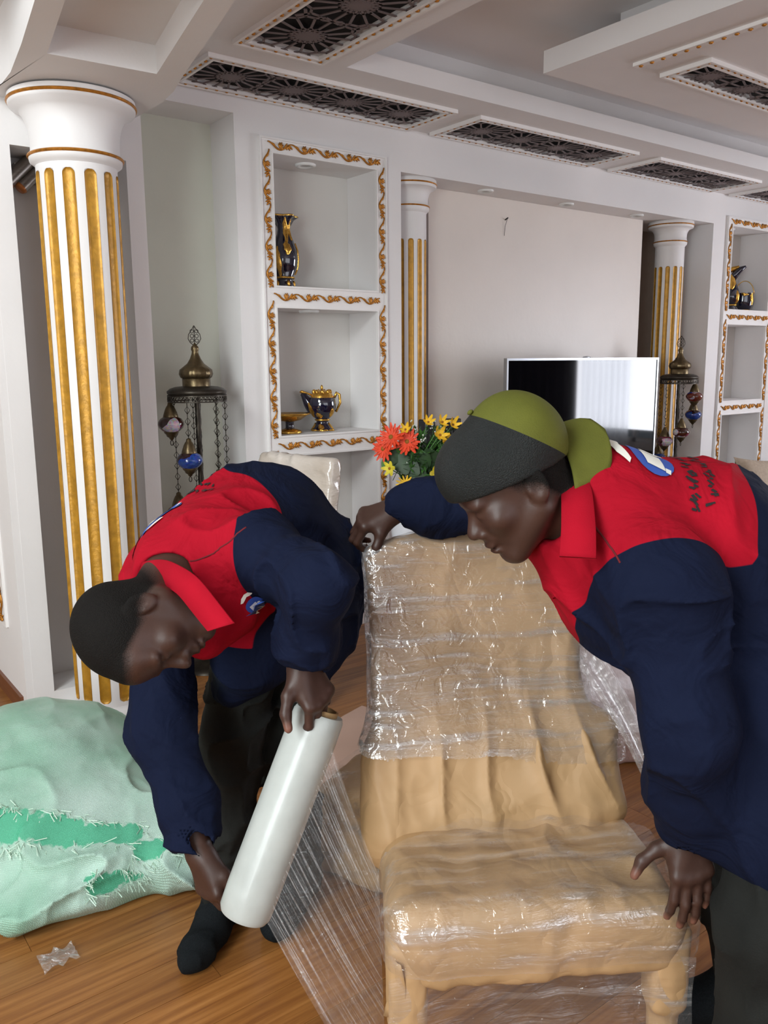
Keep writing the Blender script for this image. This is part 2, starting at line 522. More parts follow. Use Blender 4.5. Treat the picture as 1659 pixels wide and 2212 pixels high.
def grille(op, label, tiles, along, single_beads, edges='NSWE', step=0.05):
    global bead_mesh
    x0, x1, y0, y1 = op
    g = empty('ceiling_grille', ((x0 + x1) / 2, (y0 + y1) / 2, ZC), label, 'ceiling panel', 'carved lattice panels in the ceiling')
    z = ZC - 0.007
    mb = MB()
    L = (x1 - x0) if along == 'x' else (y1 - y0)
    s = L / tiles
    W = (y1 - y0) if along == 'x' else (x1 - x0)
    for i in range(-0, tiles):
        c = (i + 0.5) * s
        cx, cy = (x0 + c, (y0 + y1) / 2) if along == 'x' else ((x0 + x1) / 2, y0 + c)
        lattice_tile(mb, cx, cy, s, z, PI / 16)
        for sg in (-1, 1):   # neighbouring half tiles so the pattern runs to the edge
            if W > s * 1.05:
                lattice_tile(mb, cx, cy + sg * s, s, z, PI / 16) if along == 'x' else lattice_tile(mb, cx + sg * s, cy, s, z, PI / 16)
    clipped(mb, x0, x1, y0, y1).build('lattice', MATS['lattice_brown'], g)
    MB().box(x0 + 0.001, x1 - 0.001, y0 + 0.001, y1 - 0.001, ZC + 0.014, ZC + 0.022).build('hollow_shade', MATS['dark_void'], g)  # near-black sheet stands in for the shade in the hollow above the lattice
    mb = MB()
    o_, d_ = 0.046, 0.010
    slab(mb, 'z', x0 - o_, x1 + o_, y0 - o_, y1 + o_, [(x0, x1, y0, y1)], ZC - d_, ZC + 0.001)
    slab(mb, 'z', x0 - o_, x1 + o_, y0 - o_, y1 + o_, [(x0 - 0.034, x1 + 0.034, y0 - 0.034, y1 + 0.034)], ZC - d_ - 0.008, ZC - d_)
    slab(mb, 'z', x0 - 0.012, x1 + 0.012, y0 - 0.012, y1 + 0.012, [(x0, x1, y0, y1)], ZC - d_ - 0.006, ZC - d_)
    mb.build('moulding', MATS['white_trim'], g)
    pts = []
    e = 0.0225
    nx = int((x1 - x0 + 2 * e) / step); ny = int((y1 - y0 + 2 * e) / step)
    for i in range(nx + 1):
        x = x0 - e + (x1 - x0 + 2 * e) * i / nx
        if 'S' in edges: pts.append((x, y0 - e, 0))
        if 'N' in edges: pts.append((x, y1 + e, 0))
    for i in range(1, ny):
        y = y0 - e + (y1 - y0 + 2 * e) * i / ny
        if 'W' in edges: pts.append((x0 - e, y, PI / 2))
        if 'E' in edges: pts.append((x1 + e, y, PI / 2))
    if single_beads:
        for p in pts:
            loc = (p[0], p[1], ZC - d_ - 0.002)
            if bead_mesh is None:
                b = bead0.build('bead', MATS['old_gold'], g, True)
                off = np.array(wloc(g))
                for v in b.data.vertices: v.co = Vector(v.co) + Vector(off)
                bead_mesh = b
                b.location = Vector(loc) - wloc(g); b.rotation_euler = (0, 0, p[2] + 0.35)
            else:
                share(bead_mesh, 'bead', loc, g, (0, 0, p[2] + 0.35))
    else:
        mb = MB()
        for p in pts:
            mb.ell((p[0], p[1], ZC - d_ - 0.002), (0.0105, 0.0075, 0.006), Matrix.Rotation(p[2] + 0.35, 3, 'Z'), nu=6, nv=4)
        b = mb.build('bead_row', MATS['old_gold'], g, True); b['kind'] = 'stuff'
    return g
grille(GB, 'large brown lattice panel at the top edge beside the column beam', 4, 'y', True, step=0.052)
grille(GA[0], 'long brown star lattice panel above the tall blue vase niche', 4, 'x', True)
grille(GA[1], 'brown star lattice panel over the plain cream wall', 4, 'x', False)
grille(GA[2], 'brown star lattice panel above the far fluted column', 4, 'x', False)
grille(GA[3], 'brown lattice panel above the ewer and basket niche', 4, 'x', False)
grille(TG, 'narrow lattice panel in the dropped ceiling tray', 6, 'x', False)
mb = MB(); mb.box(3.205, 3.24, -1.0, 2.43, ZC - 0.014, ZC)
tr = struct('trim_tray_moulding', mb, WT)
for i in range(26):
    share(bead_mesh, 'bead', (3.222, 2.40 - i * 0.055, ZC - 0.016), tr, (0, 0, PI / 2 + 0.3))

# ------------------------------------------------------------------ fluted columns
def column(cx, cy, r, ztop, rcap, zneck, zf0, zf1, label, plinth):
    g = empty('fluted_column', (cx, cy, 0), label, 'column', 'white columns with gilded flutes')
    n, per = 12, 14
    half = math.radians(8.6)
    rd = r * math.sin(half)
    def groove(a, z):
        if z <= zf0 or z >= zf1: return 0.0
        k = round(a / (2 * PI / n)); da = abs(a - k * 2 * PI / n)
        w = half
        for e in (zf0, zf1):
            dz = abs(z - e)
            if dz < rd: w = min(w, half * math.sqrt(max(0, 1 - (1 - dz / rd) ** 2)))
        if da >= w: return 0.0
        return 0.42 * rd * math.sqrt(1 - (da / half) ** 2) * (w / half)
    zs = [0.0] + [zf0 - 0.01] + [zf0 + rd * t for t in (0, .1, .25, .5, .75, 1)] + [zf1 - rd * t for t in (1, .75, .5, .25, .1, 0)] + [zf1 + 0.01, zneck]
    angs = []
    for k in range(n):
        c = 2 * PI * k / n
        angs += [c + half * t for t in (-1.001, -.999, -.85, -.6, -.3, 0, .3, .6, .85, .999, 1.001)]
        angs += [c + half + (2 * PI / n - 2 * half) * t for t in (.33, .66)]
    mb = MB(); m = len(angs)
    for z in zs:
        for a in angs:
            aa = a if a <= 2 * PI - PI / n else a - 2 * PI
            q = r - groove(aa, z)
            mb.v.append((cx + q * math.cos(a), cy + q * math.sin(a), z))
    for i in range(len(zs) - 1):
        for k in range(m):
            a, b = i * m + k, i * m + (k + 1) % m
            mb.f.append((a, b, b + m, a + m))
    autosmooth(mb.build('shaft', WP, g), 40)
    # gilded flutes: one strip lying in each groove
    for k in range(n):
        c = 2 * PI * k / n
        mb = MB()
        zz = [zf0 + rd * t for t in (0.03, .1, .25, .5, .75, 1)] + [zf1 - rd * t for t in (1, .75, .5, .25, .1, 0.03)]
        rows = []
        for z in zz:
            w = half
            for e in (zf0, zf1):
                dz = abs(z - e)
                if dz < rd: w = min(w, half * math.sqrt(max(0, 1 - (1 - dz / rd) ** 2)))
            rows.append([(cx + (r - groove(w * t, z) + 0.0012) * math.cos(c + w * t), cy + (r - groove(w * t, z) + 0.0012) * math.sin(c + w * t), z) for t in (-1, -.8, -.5, -.2, .2, .5, .8, 1)])
        mb.grid(rows).build('flute', MATS['gold_paint'], g, True)
    k = rcap
    h = ztop - zneck
    prof = [(r, zneck - 0.004), (r * 1.06, zneck + 0.004), (r * 1.13, zneck + 0.012), (r * 1.15, zneck + 0.028), (r * 1.12, zneck + 0.044), (r * 1.10, zneck + 0.048), (r * 1.09, zneck + 0.056)]
    z0 = zneck + 0.056
    for i in range(1, 11):
        t = i / 10
        prof.append((r * 1.09 + (k - r * 1.09) * (1 - math.sqrt(max(0, 1 - (t ** 1.35) ** 2))) * 1.0 if t < 1 else k * 0.985, z0 + (ztop - 0.045 - z0) * t))
    prof += [(k, ztop - 0.036), (k * 1.005, ztop - 0.02), (k, ztop - 0.004), (k * 0.97, ztop)]
    autosmooth(MB().lathe(prof, (cx, cy, 0), 64).build('capital', WP, g), 50)
    def torus(R, z, tr, nm):
        mb = MB()
        pts = [(R + tr * math.cos(a), z + tr * math.sin(a)) for a in [2 * PI * i / 8 for i in range(9)]]
        mb.lathe(pts, (cx, cy, 0), 64).build(nm, MATS['old_gold'], g, True)
    torus(r * 1.148, zneck + 0.032, 0.0065 * r / 0.155, 'gold_ring')
    torus(k * 1.0, ztop - 0.026, 0.0065 * r / 0.155, 'gold_ring')
    prof = [(r, 0.06), (r * 1.02, 0.045), (r * 1.10, 0.035), (r * 1.13, 0.022), (r * 1.10, 0.012)]
    MB().lathe(prof, (cx, cy, 0.008), 64).build('base', WP, g, True)
    mb = MB().box(cx - plinth, cx + plinth, cy - plinth, cy + plinth, 0, 0.02)
    bevel(mb.build('plinth', WP, g), 0.006)
    return g
column(1.145, 3.50, 0.153, 2.515, 0.236, 2.262, 0.085, 2.235, 'large white column with gilded flutes and flared capital beside the green sack', 0.20)
column(3.205, 3.975, 0.108, 2.53, 0.166, 2.352, 0.10, 2.20, 'slim white column with gilded flutes at the edge of the niche wall with the blue vase', 0.13)
column(5.79, 3.975, 0.108, 2.53, 0.166, 2.352, 0.10, 2.20, 'slim white column with gilded flutes behind the corner of the television', 0.13)

# ------------------------------------------------------------------ vine mouldings around the niches
PER = 0.133
def vine_mesh():
    mb = MB()
    A = 0.016
    pts = [(PER * (i / 14 - 0.5), -0.004, A * math.cos(2 * PI * i / 14)) for i in range(15)]
    mb.tube(pts, [0.0034 + 0.0016 * math.sin(PI * i / 14) for i in range(15)], 6)
    def leaf(x, z, ang, l, w, lift=-0.006):
        c = Vector((x + math.cos(ang) * l / 2, lift, z + math.sin(ang) * l / 2))
        R = Matrix.Rotation(-ang, 3, 'Y')
        mb.ell(c, (l / 2, 0.0055, w / 2), R, 7, 5)
    # shell leaf in the trough, curling spray over the crest
    for i, a in enumerate((0.35, 0.8, 1.25, 1.7, 2.15)):
        leaf(-0.012 + 0.005 * i, -0.016, a, 0.040 - 0.003 * abs(i - 2), 0.0105)
    for i, a in enumerate((-0.7, -1.2, -1.75, -2.3)):
        leaf(0.046 - 0.003 * i, 0.012, a, 0.030 - 0.002 * i, 0.0095)
    leaf(-0.048, 0.012, -0.5, 0.024, 0.009)
    leaf(0.028, 0.004, 0.9, 0.020, 0.007)
    return mb
vine0 = vine_mesh().build('vine_motif', MATS['old_gold'], None, True)
vine_used = False
def vine_run(parent, a, b, side):
    """motifs along the line a->b; side: rotation of the relief plane about Z"""
    global vine_used
    a, b = Vector(a), Vector(b)
    L = (b - a).length
    n = max(1, round(L / PER))
    s = L / n / PER
    d = (b - a).normalized()
    if abs(d.z) > 0.5:
        R = Matrix.Rotation(side, 3, 'Z') @ Matrix.Rotation(-PI / 2 if d.z > 0 else PI / 2, 3, 'Y')
    else:
        R = Matrix.Rotation(math.atan2(d.y, d.x), 3, 'Z')
    for i in range(n):
        p = a + d * (L * (i + 0.5) / n)
        if not vine_used:
            vine0.parent = parent; vine0.location = p - wloc(parent); vine0.rotation_euler = R.to_euler(); vine0.scale = (s, 1, 1); vine_used = True
        else:
            share(vine0, 'vine_motif', p, parent, R.to_euler(), (s, 1, 1))
def niche_frame(name, holes, outer, y, bottom=True):
    X0, X1, Z0, Z1 = outer
    mb = slab(MB(), 'y', X0, X1, Z0, Z1, holes, y - 0.012, y)
    w = 0.009
    slab(mb, 'y', X0, X1, Z0, Z1, [(X0 + w, X1 - w, Z0 + w, Z1 - w)], y - 0.02, y - 0.012)
    for h in holes:
        slab(mb, 'y', h[0] - w, h[1] + w, h[2] - w, h[3] + w, [h], y - 0.018, y - 0.012)
    fr = struct(name, mb, WT)
    zf = y - 0.012
    xl, xr = (X0 + holes[0][0]) / 2, (X1 + holes[0][1]) / 2
    for i, h in enumerate(holes):
        top = (h[3] + (Z1 if i == 0 else holes[i - 1][2])) / 2
        if i == 0: vine_run(fr, (xl + 0.01, zf, top), (xr - 0.01, zf, top), 0)
        bot = (h[2] + (holes[i + 1][3] if i + 1 < len(holes) else Z0)) / 2
        vine_run(fr, (xl + 0.02, zf, bot), (xr - 0.02, zf, bot), 0)
        vine_run(fr, (xl, zf, top - 0.02), (xl, zf, bot + 0.045), 0)
        vine_run(fr, (xr, zf, top - 0.02), (xr, zf, bot + 0.045), 0)
    return fr
niche_frame('trim_1', LN, (2.126, 2.903, 0.20, 2.588), YW)
niche_frame('trim_2', RN, (6.262, 6.998, 0.385, 2.6), YW)
# niche frame on the side face of the wall behind the column
mb = slab(MB(), 'x', 3.86, 4.82, 0.35, 2.02, NS, 0.808, 0.82)
t3 = struct('trim_3', mb, WT)
vine_run(t3, (0.808, 3.895, 0.40), (0.808, 3.895, 1.2), -PI / 2)
vine_run(t3, (0.808, 4.75, 0.385), (0.808, 3.88, 0.385), -PI / 2)
vine_run(t3, (0.808, 3.895, 1.22), (0.808, 3.895, 1.99), -PI / 2)

# ------------------------------------------------------------------ recessed spotlights
M('spot_white', 'dcdcda', 0.35)
M('spot_glass', 'a9a9a6', 0.2)
def spot(x, y, z, label, r=0.05):
    g = empty('ceiling_spotlight', (x, y, z), label, 'spotlight', 'small recessed spotlights')
    MB().lathe([(r * .55, 0.0), (r * .62, -0.010), (r * .9, -0.013), (r, -0.006), (r, 0.0)], (x, y, z), 24).build('rim', MATS['spot_white'], g, True)
    MB().lathe([(0.0005, -0.003), (r * .58, -0.003)], (x, y, z), 20).build('lens', MATS['spot_glass'], g)
spot(3.757, 3.90, 2.53, 'first recessed spotlight in the soffit after the slim left column')
spot(4.512, 3.91, 2.53, 'middle recessed spotlight in the soffit over the cream wall')
spot(5.274, 3.91, 2.53, 'third recessed spotlight in the soffit beside the far column')
spot(2.46, 3.90, 2.515, 'recessed spotlight in the top of the tall blue vase niche', 0.055)
spot(2.46, 3.90, 1.775, 'recessed spotlight over the blue jug in the middle niche', 0.055)
spot(6.45, 3.90, 2.53, 'recessed spotlight above the ewer in the far niche', 0.055)

# wall spotlight in the recess behind the big column
M('brushed_metal', '9a938c', 0.35, metal=0.8, var=0.15, stretch=(1, 30, 30))
M('copper_paint', 'c97a3a', 0.4, metal=0.3, var=0.3)  # copper-orange metallic paint of the spotlight rims
g = empty('wall_spotlight', (1.02, 3.82, 2.15), 'brushed metal spotlight head tucked behind the capital of the big column', 'spotlight')
d = Vector((0.62, 0.10, 0.62)).normalized()
a = Vector((0.952, 3.79, 2.235))
mb = MB(); mb.tube([a, a + d * 0.10, a + d * 0.20], [0.028, 0.028, 0.026], 16); autosmooth(mb.build('body', MATS['brushed_metal'], g), 40)
mb = MB(); mb.tube([a - d * 0.012, a + d * 0.002], [0.024, 0.030], 16); mb.build('lamp_rim', MATS['copper_paint'], g, True)
b_ = a + Vector((0.055, 0.01, -0.012))
mb = MB(); mb.tube([b_, b_ + d * 0.19], [0.026, 0.024], 16); autosmooth(mb.build('twin_body', MATS['brushed_metal'], g), 40)
mb = MB(); mb.tube([b_ - d * 0.010, b_ + d * 0.002], [0.022, 0.028], 16); mb.build('lamp_rim', MATS['copper_paint'], g, True)
mb = MB(); mb.box(0.99, 1.10, 3.80, 3.862, 2.25, 2.32); mb.build('bracket', MATS['brushed_metal'], g)

# hairline crack on the cream wall: a nail and its trailing thread
M('dark_metal', '2a2624', 0.5, metal=0.6)
g = empty('wall_nail', (4.05, 4.02, 2.38), 'small dark nail with a hanging thread on the cream wall', 'nail')
mb = MB(); mb.tube([(4.05, 4.02, 2.40), (4.05, 3.995, 2.41)], 0.004, 6); mb.build('shank', MATS['dark_metal'], g)
mb = MB(); mb.tube([(4.05, 4.0, 2.405), (4.044, 4.013, 2.36), (4.04, 4.016, 2.30)], 0.0015, 5); mb.build('thread', MATS['dark_metal'], g)

# ------------------------------------------------------------------ blue and gold porcelain
M('cobalt_glaze', '0a0a24', 0.08, var=0.3, spec=0.7, coat=0.6)
M('bright_gold', 'd0a04a', 0.22, metal=0.9, var=0.25, scale=40, bump=0.2, bscale=120)
def blob_band(mb, n, R, z, r, cx, cy, a0=0, a1=2 * PI, jit=0.003):
    rnd = random.Random(n * 7 + int(z * 1000))
    for i in range(n):
        a = a0 + (a1 - a0) * i / n
        mb.ell((cx + R * math.cos(a), cy + R * math.sin(a), z + rnd.uniform(-jit, jit)), (r, r, r * 1.2), None, 6, 4)
def gold_leaf(mb, prof, c, a, z0, z1, w, off=0.003):
    """a raised gold leaf that hugs a lathed body at angle a from z0 to z1"""
    def rad(z):
        for (r0, q0), (r1, q1) in zip(prof, prof[1:]):
            if min(q0, q1) <= z <= max(q0, q1) and q1 != q0: return r0 + (r1 - r0) * (z - q0) / (q1 - q0)
        return prof[-1][0]
    n = 9
    rows = []
    for i in range(n):
        t = i / (n - 1); z = z0 + (z1 - z0) * t
        ww = w * math.sin(PI * min(0.98, max(0.04, t))) ** 0.7 * (1 + .18 * math.sin(t * 19))
        sway = 0.25 * w * math.sin(t * 4.5)
        R = rad(z)
        rows.append([(c[0] + (R + off * (1 - abs(s) ** 2) + 0.001) * math.cos(a + (s * ww + sway) / max(R, .02)), c[1] + (R + off * (1 - abs(s) ** 2) + 0.001) * math.sin(a + (s * ww + sway) / max(R, .02)), c[2] + z) for s in (-1, -.5, 0, .5, 1)])
    mb.grid(rows)
# direction that faces the camera from the niches
def facing(x, y): return math.atan2(-y, -x)
# tall vase
cx, cy, cz = 2.335, 3.93, 1.885
g = empty('tall_vase', (cx, cy, cz), 'tall cobalt blue vase with flared gilded mouth on the upper niche shelf', 'vase')
prof = [(0.048, 0.0), (0.052, 0.008), (0.044, 0.03), (0.040, 0.048), (0.050, 0.056), (0.047, 0.062), (0.066, 0.10), (0.073, 0.145), (0.069, 0.19), (0.052, 0.24), (0.036, 0.275), (0.031, 0.30), (0.036, 0.325), (0.050, 0.348)]
MB().lathe(prof, (cx, cy, cz), 40).build('body', MATS['cobalt_glaze'], g, True)
mo = lambda a, z: 1 + 0.16 * math.cos(5 * a + 1.2)
MB().lathe([(0.034, 0.318), (0.048, 0.345), (0.070, 0.360), (0.068, 0.366), (0.047, 0.348), (0.030, 0.32)], (cx, cy, cz), 40, mod=mo).build('mouth', MATS['cobalt_glaze'], g, True)
mb = MB(); fa = facing(cx, cy)
for a, z0, z1, w in ((fa + 0.25, 0.22, 0.36, 0.014), (fa + 0.9, 0.24, 0.355, 0.012), (fa - 0.5, 0.05, 0.21, 0.016), (fa + 1.5, 0.07, 0.23, 0.016), (fa + 2.6, .1, .3, .02), (fa + 0.25, .165, .235, .02), (fa + 3.6, .1, .25, .02)):
    gold_leaf(mb, prof, (cx, cy, cz), a, z0, z1, w, 0.006)
mb.build('gilding', MATS['bright_gold'], g, True)
mb = MB(); mb.lathe([(0.050, 0.050), (0.055, 0.054), (0.050, 0.060)], (cx, cy, cz), 32); mb.lathe([(0.052, 0.0), (0.056, 0.004), (0.050, 0.010)], (cx, cy, cz), 32)
for a in (fa - .9, fa + .4, fa + 1.6, fa + 3):
    mb.ell((cx + 0.046 * math.cos(a), cy + 0.046 * math.sin(a), cz + 0.022), (0.010, 0.010, 0.020), None, 8, 6)
mb.build('foot_band', MATS['bright_gold'], g, True)
MB().lathe([(0.069, 0.359), (0.072, 0.364), (0.067, 0.368)], (cx, cy, cz), 40, mod=mo).build('gold_rim', MATS['bright_gold'], g, True)
# lidded jug
cx, cy, cz = 2.555, 3.935, 1.125
g = empty('lidded_jug', (cx, cy, cz), 'round cobalt blue jug with gold scrolls and crown lid in the middle niche', 'jug')
prof = [(0.070, 0.0), (0.066, 0.012), (0.046, 0.04), (0.036, 0.06), (0.046, 0.068), (0.040, 0.074), (0.062, 0.092), (0.082, 0.125), (0.088, 0.16), (0.084, 0.19), (0.078, 0.205)]
MB().lathe(prof, (cx, cy, cz), 40).build('body', MATS['cobalt_glaze'], g, True)
fa = facing(cx, cy); rx = Vector((math.cos(fa + PI / 2), math.sin(fa + PI / 2), 0))   # to the right as seen
mb = MB()
c = Vector((cx, cy, cz)); lx = -rx
mb.tube([c + rx * -0.05 + Vector((0, 0, .13)), c + rx * -0.085 + Vector((0, 0, .175)), c + rx * -0.115 + Vector((0, 0, .222)), c + rx * -0.128 + Vector((0, 0, .228))], [0.045, 0.034, 0.017, 0.010], 12)
mb.build('spout', MATS['cobalt_glaze'], g, True)
mb = MB()
mb.tube([c + rx * 0.07 + Vector((0, 0, .19)), c + rx * 0.092 + Vector((0, 0, .235)), c + rx * 0.108 + Vector((0, 0, .222)), c + rx * 0.112 + Vector((0, 0, .17)), c + rx * 0.085 + Vector((0, 0, .115))], [0.008, 0.009, 0.009, 0.008, 0.007], 8)
mb.build('handle', MATS['bright_gold'], g, True)
mb = MB()
for a, z0, z1, w in ((fa - 1.1, 0.085, 0.175, 0.026), (fa - 0.35, .078, .115, .02), (fa + .9, .085, .14, .022), (fa + 2.5, .08, .18, .03), (fa - .2, 0.005, .045, .018), (fa + 1.2, .005, .05, .018), (fa - 1.4, .005, .05, .018)):
    gold_leaf(mb, prof, (cx, cy, cz), a, z0, z1, w, 0.006)
mb.lathe([(0.042, 0.062), (0.050, 0.068), (0.043, 0.074)], (cx, cy, cz), 32)
mb.lathe([(0.070, 0.0), (0.076, 0.004), (0.068, 0.012)], (cx, cy, cz), 40, mod=lambda a, z: 1 + 0.08 * math.cos(6 * a))
mb.tube([c + rx * -0.135 + Vector((0, 0, .236)), c + rx * -0.125 + Vector((0, 0, .243)), c + rx * -0.10 + Vector((0, 0, .235)), c + rx * -0.05 + Vector((0, 0, .215))], [0.006, 0.008, 0.006, 0.005], 8)
mb.build('gilding', MATS['bright_gold'], g, True)
mb = MB(); mb.lathe([(0.072, 0.20), (0.066, 0.225), (0.045, 0.243), (0.02, 0.25)], (cx, cy, cz), 32)
for k in range(9):
    a = 2 * PI * k / 9
    mb.ell((cx + 0.052 * math.cos(a), cy + 0.052 * math.sin(a), cz + 0.237), (0.011, 0.011, 0.018), None, 7, 5)
mb.ell((cx, cy, cz + 0.262), (0.009, 0.009, 0.020), None, 8, 6)
mb.build('lid', MATS['bright_gold'], g, True)
g.scale = (.9, .9, .9)
# footed dish
cx, cy, cz = 2.325, 3.905, 1.125
g = empty('footed_dish', (cx, cy, cz), 'low gold footed dish with blue stem beside the jug', 'dish')
MB().lathe([(0.062, 0.0), (0.066, 0.006), (0.060, 0.016), (0.028, 0.026)], (cx, cy, cz), 36).build('foot', MATS['bright_gold'], g, True)
MB().lathe([(0.028, 0.024), (0.023, 0.032), (0.023, 0.058), (0.028, 0.066)], (cx, cy, cz), 28).build('stem', MATS['cobalt_glaze'], g, True)
MB().lathe([(0.028, 0.064), (0.060, 0.072), (0.088, 0.092), (0.112, 0.104), (0.110, 0.108), (0.082, 0.100), (0.03, 0.078)], (cx, cy, cz), 40, mod=lambda a, z: 1 + 0.05 * math.cos(2 * a)).build('bowl', MATS['bright_gold'], g, True)
# ewer and basket in the far niche
cx, cy, cz = 6.60, 3.925, 1.895
g = empty('porcelain_ewer', (cx, cy, cz), 'slender blue and gold ewer in the far niche', 'ewer')
prof = [(0.060, 0.0), (0.064, 0.01), (0.040, 0.04), (0.044, 0.05), (0.062, 0.08), (0.068, 0.12), (0.058, 0.17), (0.036, 0.22), (0.028, 0.25), (0.030, 0.28)]
MB().lathe(prof, (cx, cy, cz), 32).build('body', MATS['cobalt_glaze'], g, True)
fa = facing(cx, cy); rx = Vector((math.cos(fa + PI / 2), math.sin(fa + PI / 2), 0)); c = Vector((cx, cy, cz))
mb = MB(); mb.tube([c + Vector((0, 0, .25)), c + rx * 0.02 + Vector((0, 0, .29)), c + rx * 0.065 + Vector((0, 0, .335)), c + rx * 0.10 + Vector((0, 0, .352))], [0.028, 0.03, 0.022, 0.010], 12); mb.build('spout', MATS['cobalt_glaze'], g, True)
mb = MB()
mb.tube([c + rx * -0.06 + Vector((0, 0, .14)), c + rx * -0.075 + Vector((0, 0, .22)), c + rx * -0.045 + Vector((0, 0, .31)), c + rx * 0.0 + Vector((0, 0, .335)), c + rx * 0.05 + Vector((0, 0, .352))], [0.012, 0.015, 0.019, 0.021, 0.012], 8)
for a, z0, z1, w in ((fa, .17, .29, .03), (fa - .8, .12, .26, .02), (fa + .9, .05, .16, .02)): gold_leaf(mb, prof, (cx, cy, cz), a, z0, z1, w, .008)
mb.lathe([(0.046, 0.040), (0.052, 0.045), (0.046, 0.052)], (cx, cy, cz), 28)
mb.build('handle', MATS['bright_gold'], g, True)
cx, cy, cz = 6.80, 3.925, 1.895
g = empty('porcelain_basket', (cx, cy, cz), 'small blue porcelain basket with thin gold hoop handle', 'basket')
prof = [(0.045, 0.0), (0.048, 0.012), (0.056, 0.02), (0.070, 0.05), (0.076, 0.09), (0.072, 0.13), (0.074, 0.15)]
MB().lathe(prof, (cx, cy, cz), 32, mod=lambda a, z: 1 + 0.03 * math.cos(4 * a)).build('body', MATS['cobalt_glaze'], g, True)
fa = facing(cx, cy); rx = Vector((math.cos(fa + PI / 2), math.sin(fa + PI / 2), 0)); c = Vector((cx, cy, cz))
mb = MB(); mb.tube([c + rx * (0.074 * math.cos(t)) + Vector((0, 0, .14 + .11 * math.sin(t))) for t in np.linspace(0, PI, 15)], 0.0035, 6); mb.build('hoop_handle', MATS['bright_gold'], g, True)
mb = MB()
for a, z0, z1, w in ((fa - 1.0, .06, .15, .02), (fa + 1.0, .05, .15, .024), (fa + 2.6, .05, .15, .024), (fa, .125, .15, .03)): gold_leaf(mb, prof, (cx, cy, cz), a, z0, z1, w, .006)
mb.lathe([(0.046, 0.0), (0.052, 0.006), (0.05, 0.014)], (cx, cy, cz), 28)
mb.build('gilding', MATS['bright_gold'], g, True)

# ------------------------------------------------------------------ mosaic floor lamps
M('aged_brass', '65573f', 0.34, metal=0.85, var=0.35, scale=25, bump=0.1, bscale=70)
M('dark_bronze', '3c362f', 0.42, metal=0.75, var=0.3, scale=30)
def mosaic(name, cols, seed):
    m = bpy.data.materials.new(name); m.use_nodes = True
    nt = m.node_tree; b = nt.nodes['Principled BSDF']
    tc = nt.nodes.new('ShaderNodeTexCoord')
    mp = nt.nodes.new('ShaderNodeMapping'); mp.inputs['Location'].default_value = (seed * 1.7, seed * .9, seed * 2.3)
    nt.links.new(tc.outputs['Object'], mp.inputs[0])
    v = nt.nodes.new('ShaderNodeTexVoronoi'); v.inputs['Scale'].default_value = 17
    nt.links.new(mp.outputs[0], v.inputs['Vector'])
    sep = nt.nodes.new('ShaderNodeSeparateColor'); nt.links.new(v.outputs['Color'], sep.inputs[0])
    r = nt.nodes.new('ShaderNodeValToRGB'); r.color_ramp.interpolation = 'CONSTANT'
    e = r.color_ramp.elements
    e[0].position, e[0].color = 0, lin(cols[0]); e[1].position, e[1].color = 1 / len(cols), lin(cols[1])
    for i, c in enumerate(cols[2:], 2): k = e.new(i / len(cols)); k.color = lin(c)
    nt.links.new(sep.outputs[0], r.inputs[0])
    v2 = nt.nodes.new('ShaderNodeTexVoronoi'); v2.inputs['Scale'].default_value = 110
    nt.links.new(mp.outputs[0], v2.inputs['Vector'])
    mx = nt.nodes.new('ShaderNodeMix'); mx.data_type = 'RGBA'; mx.blend_type = 'MULTIPLY'; mx.inputs[0].default_value = 0.5
    nt.links.new(r.outputs[0], mx.inputs[6]); nt.links.new(v2.outputs['Color'], mx.inputs[7])
    nt.links.new(mx.outputs[2], b.inputs['Base Color'])
    b.inputs['Roughness'].default_value = 0.12
    b.inputs['Coat Weight'].default_value = 0.5
    MATS[name] = m
    return m
mosaic('mosaic_amber', ['3a1a10', 'd9c8d2', '5a2418', '8a2f4e', '421d12'], 1)
mosaic('mosaic_blue', ['2a0f14', '2b4a9a', '35202a', '1f3f8c', '5a2030'], 2)
mosaic('mosaic_mix', ['4a1420', '2d55b0', '6d2c1c', 'b9a0a8', '2b1a38'], 3)
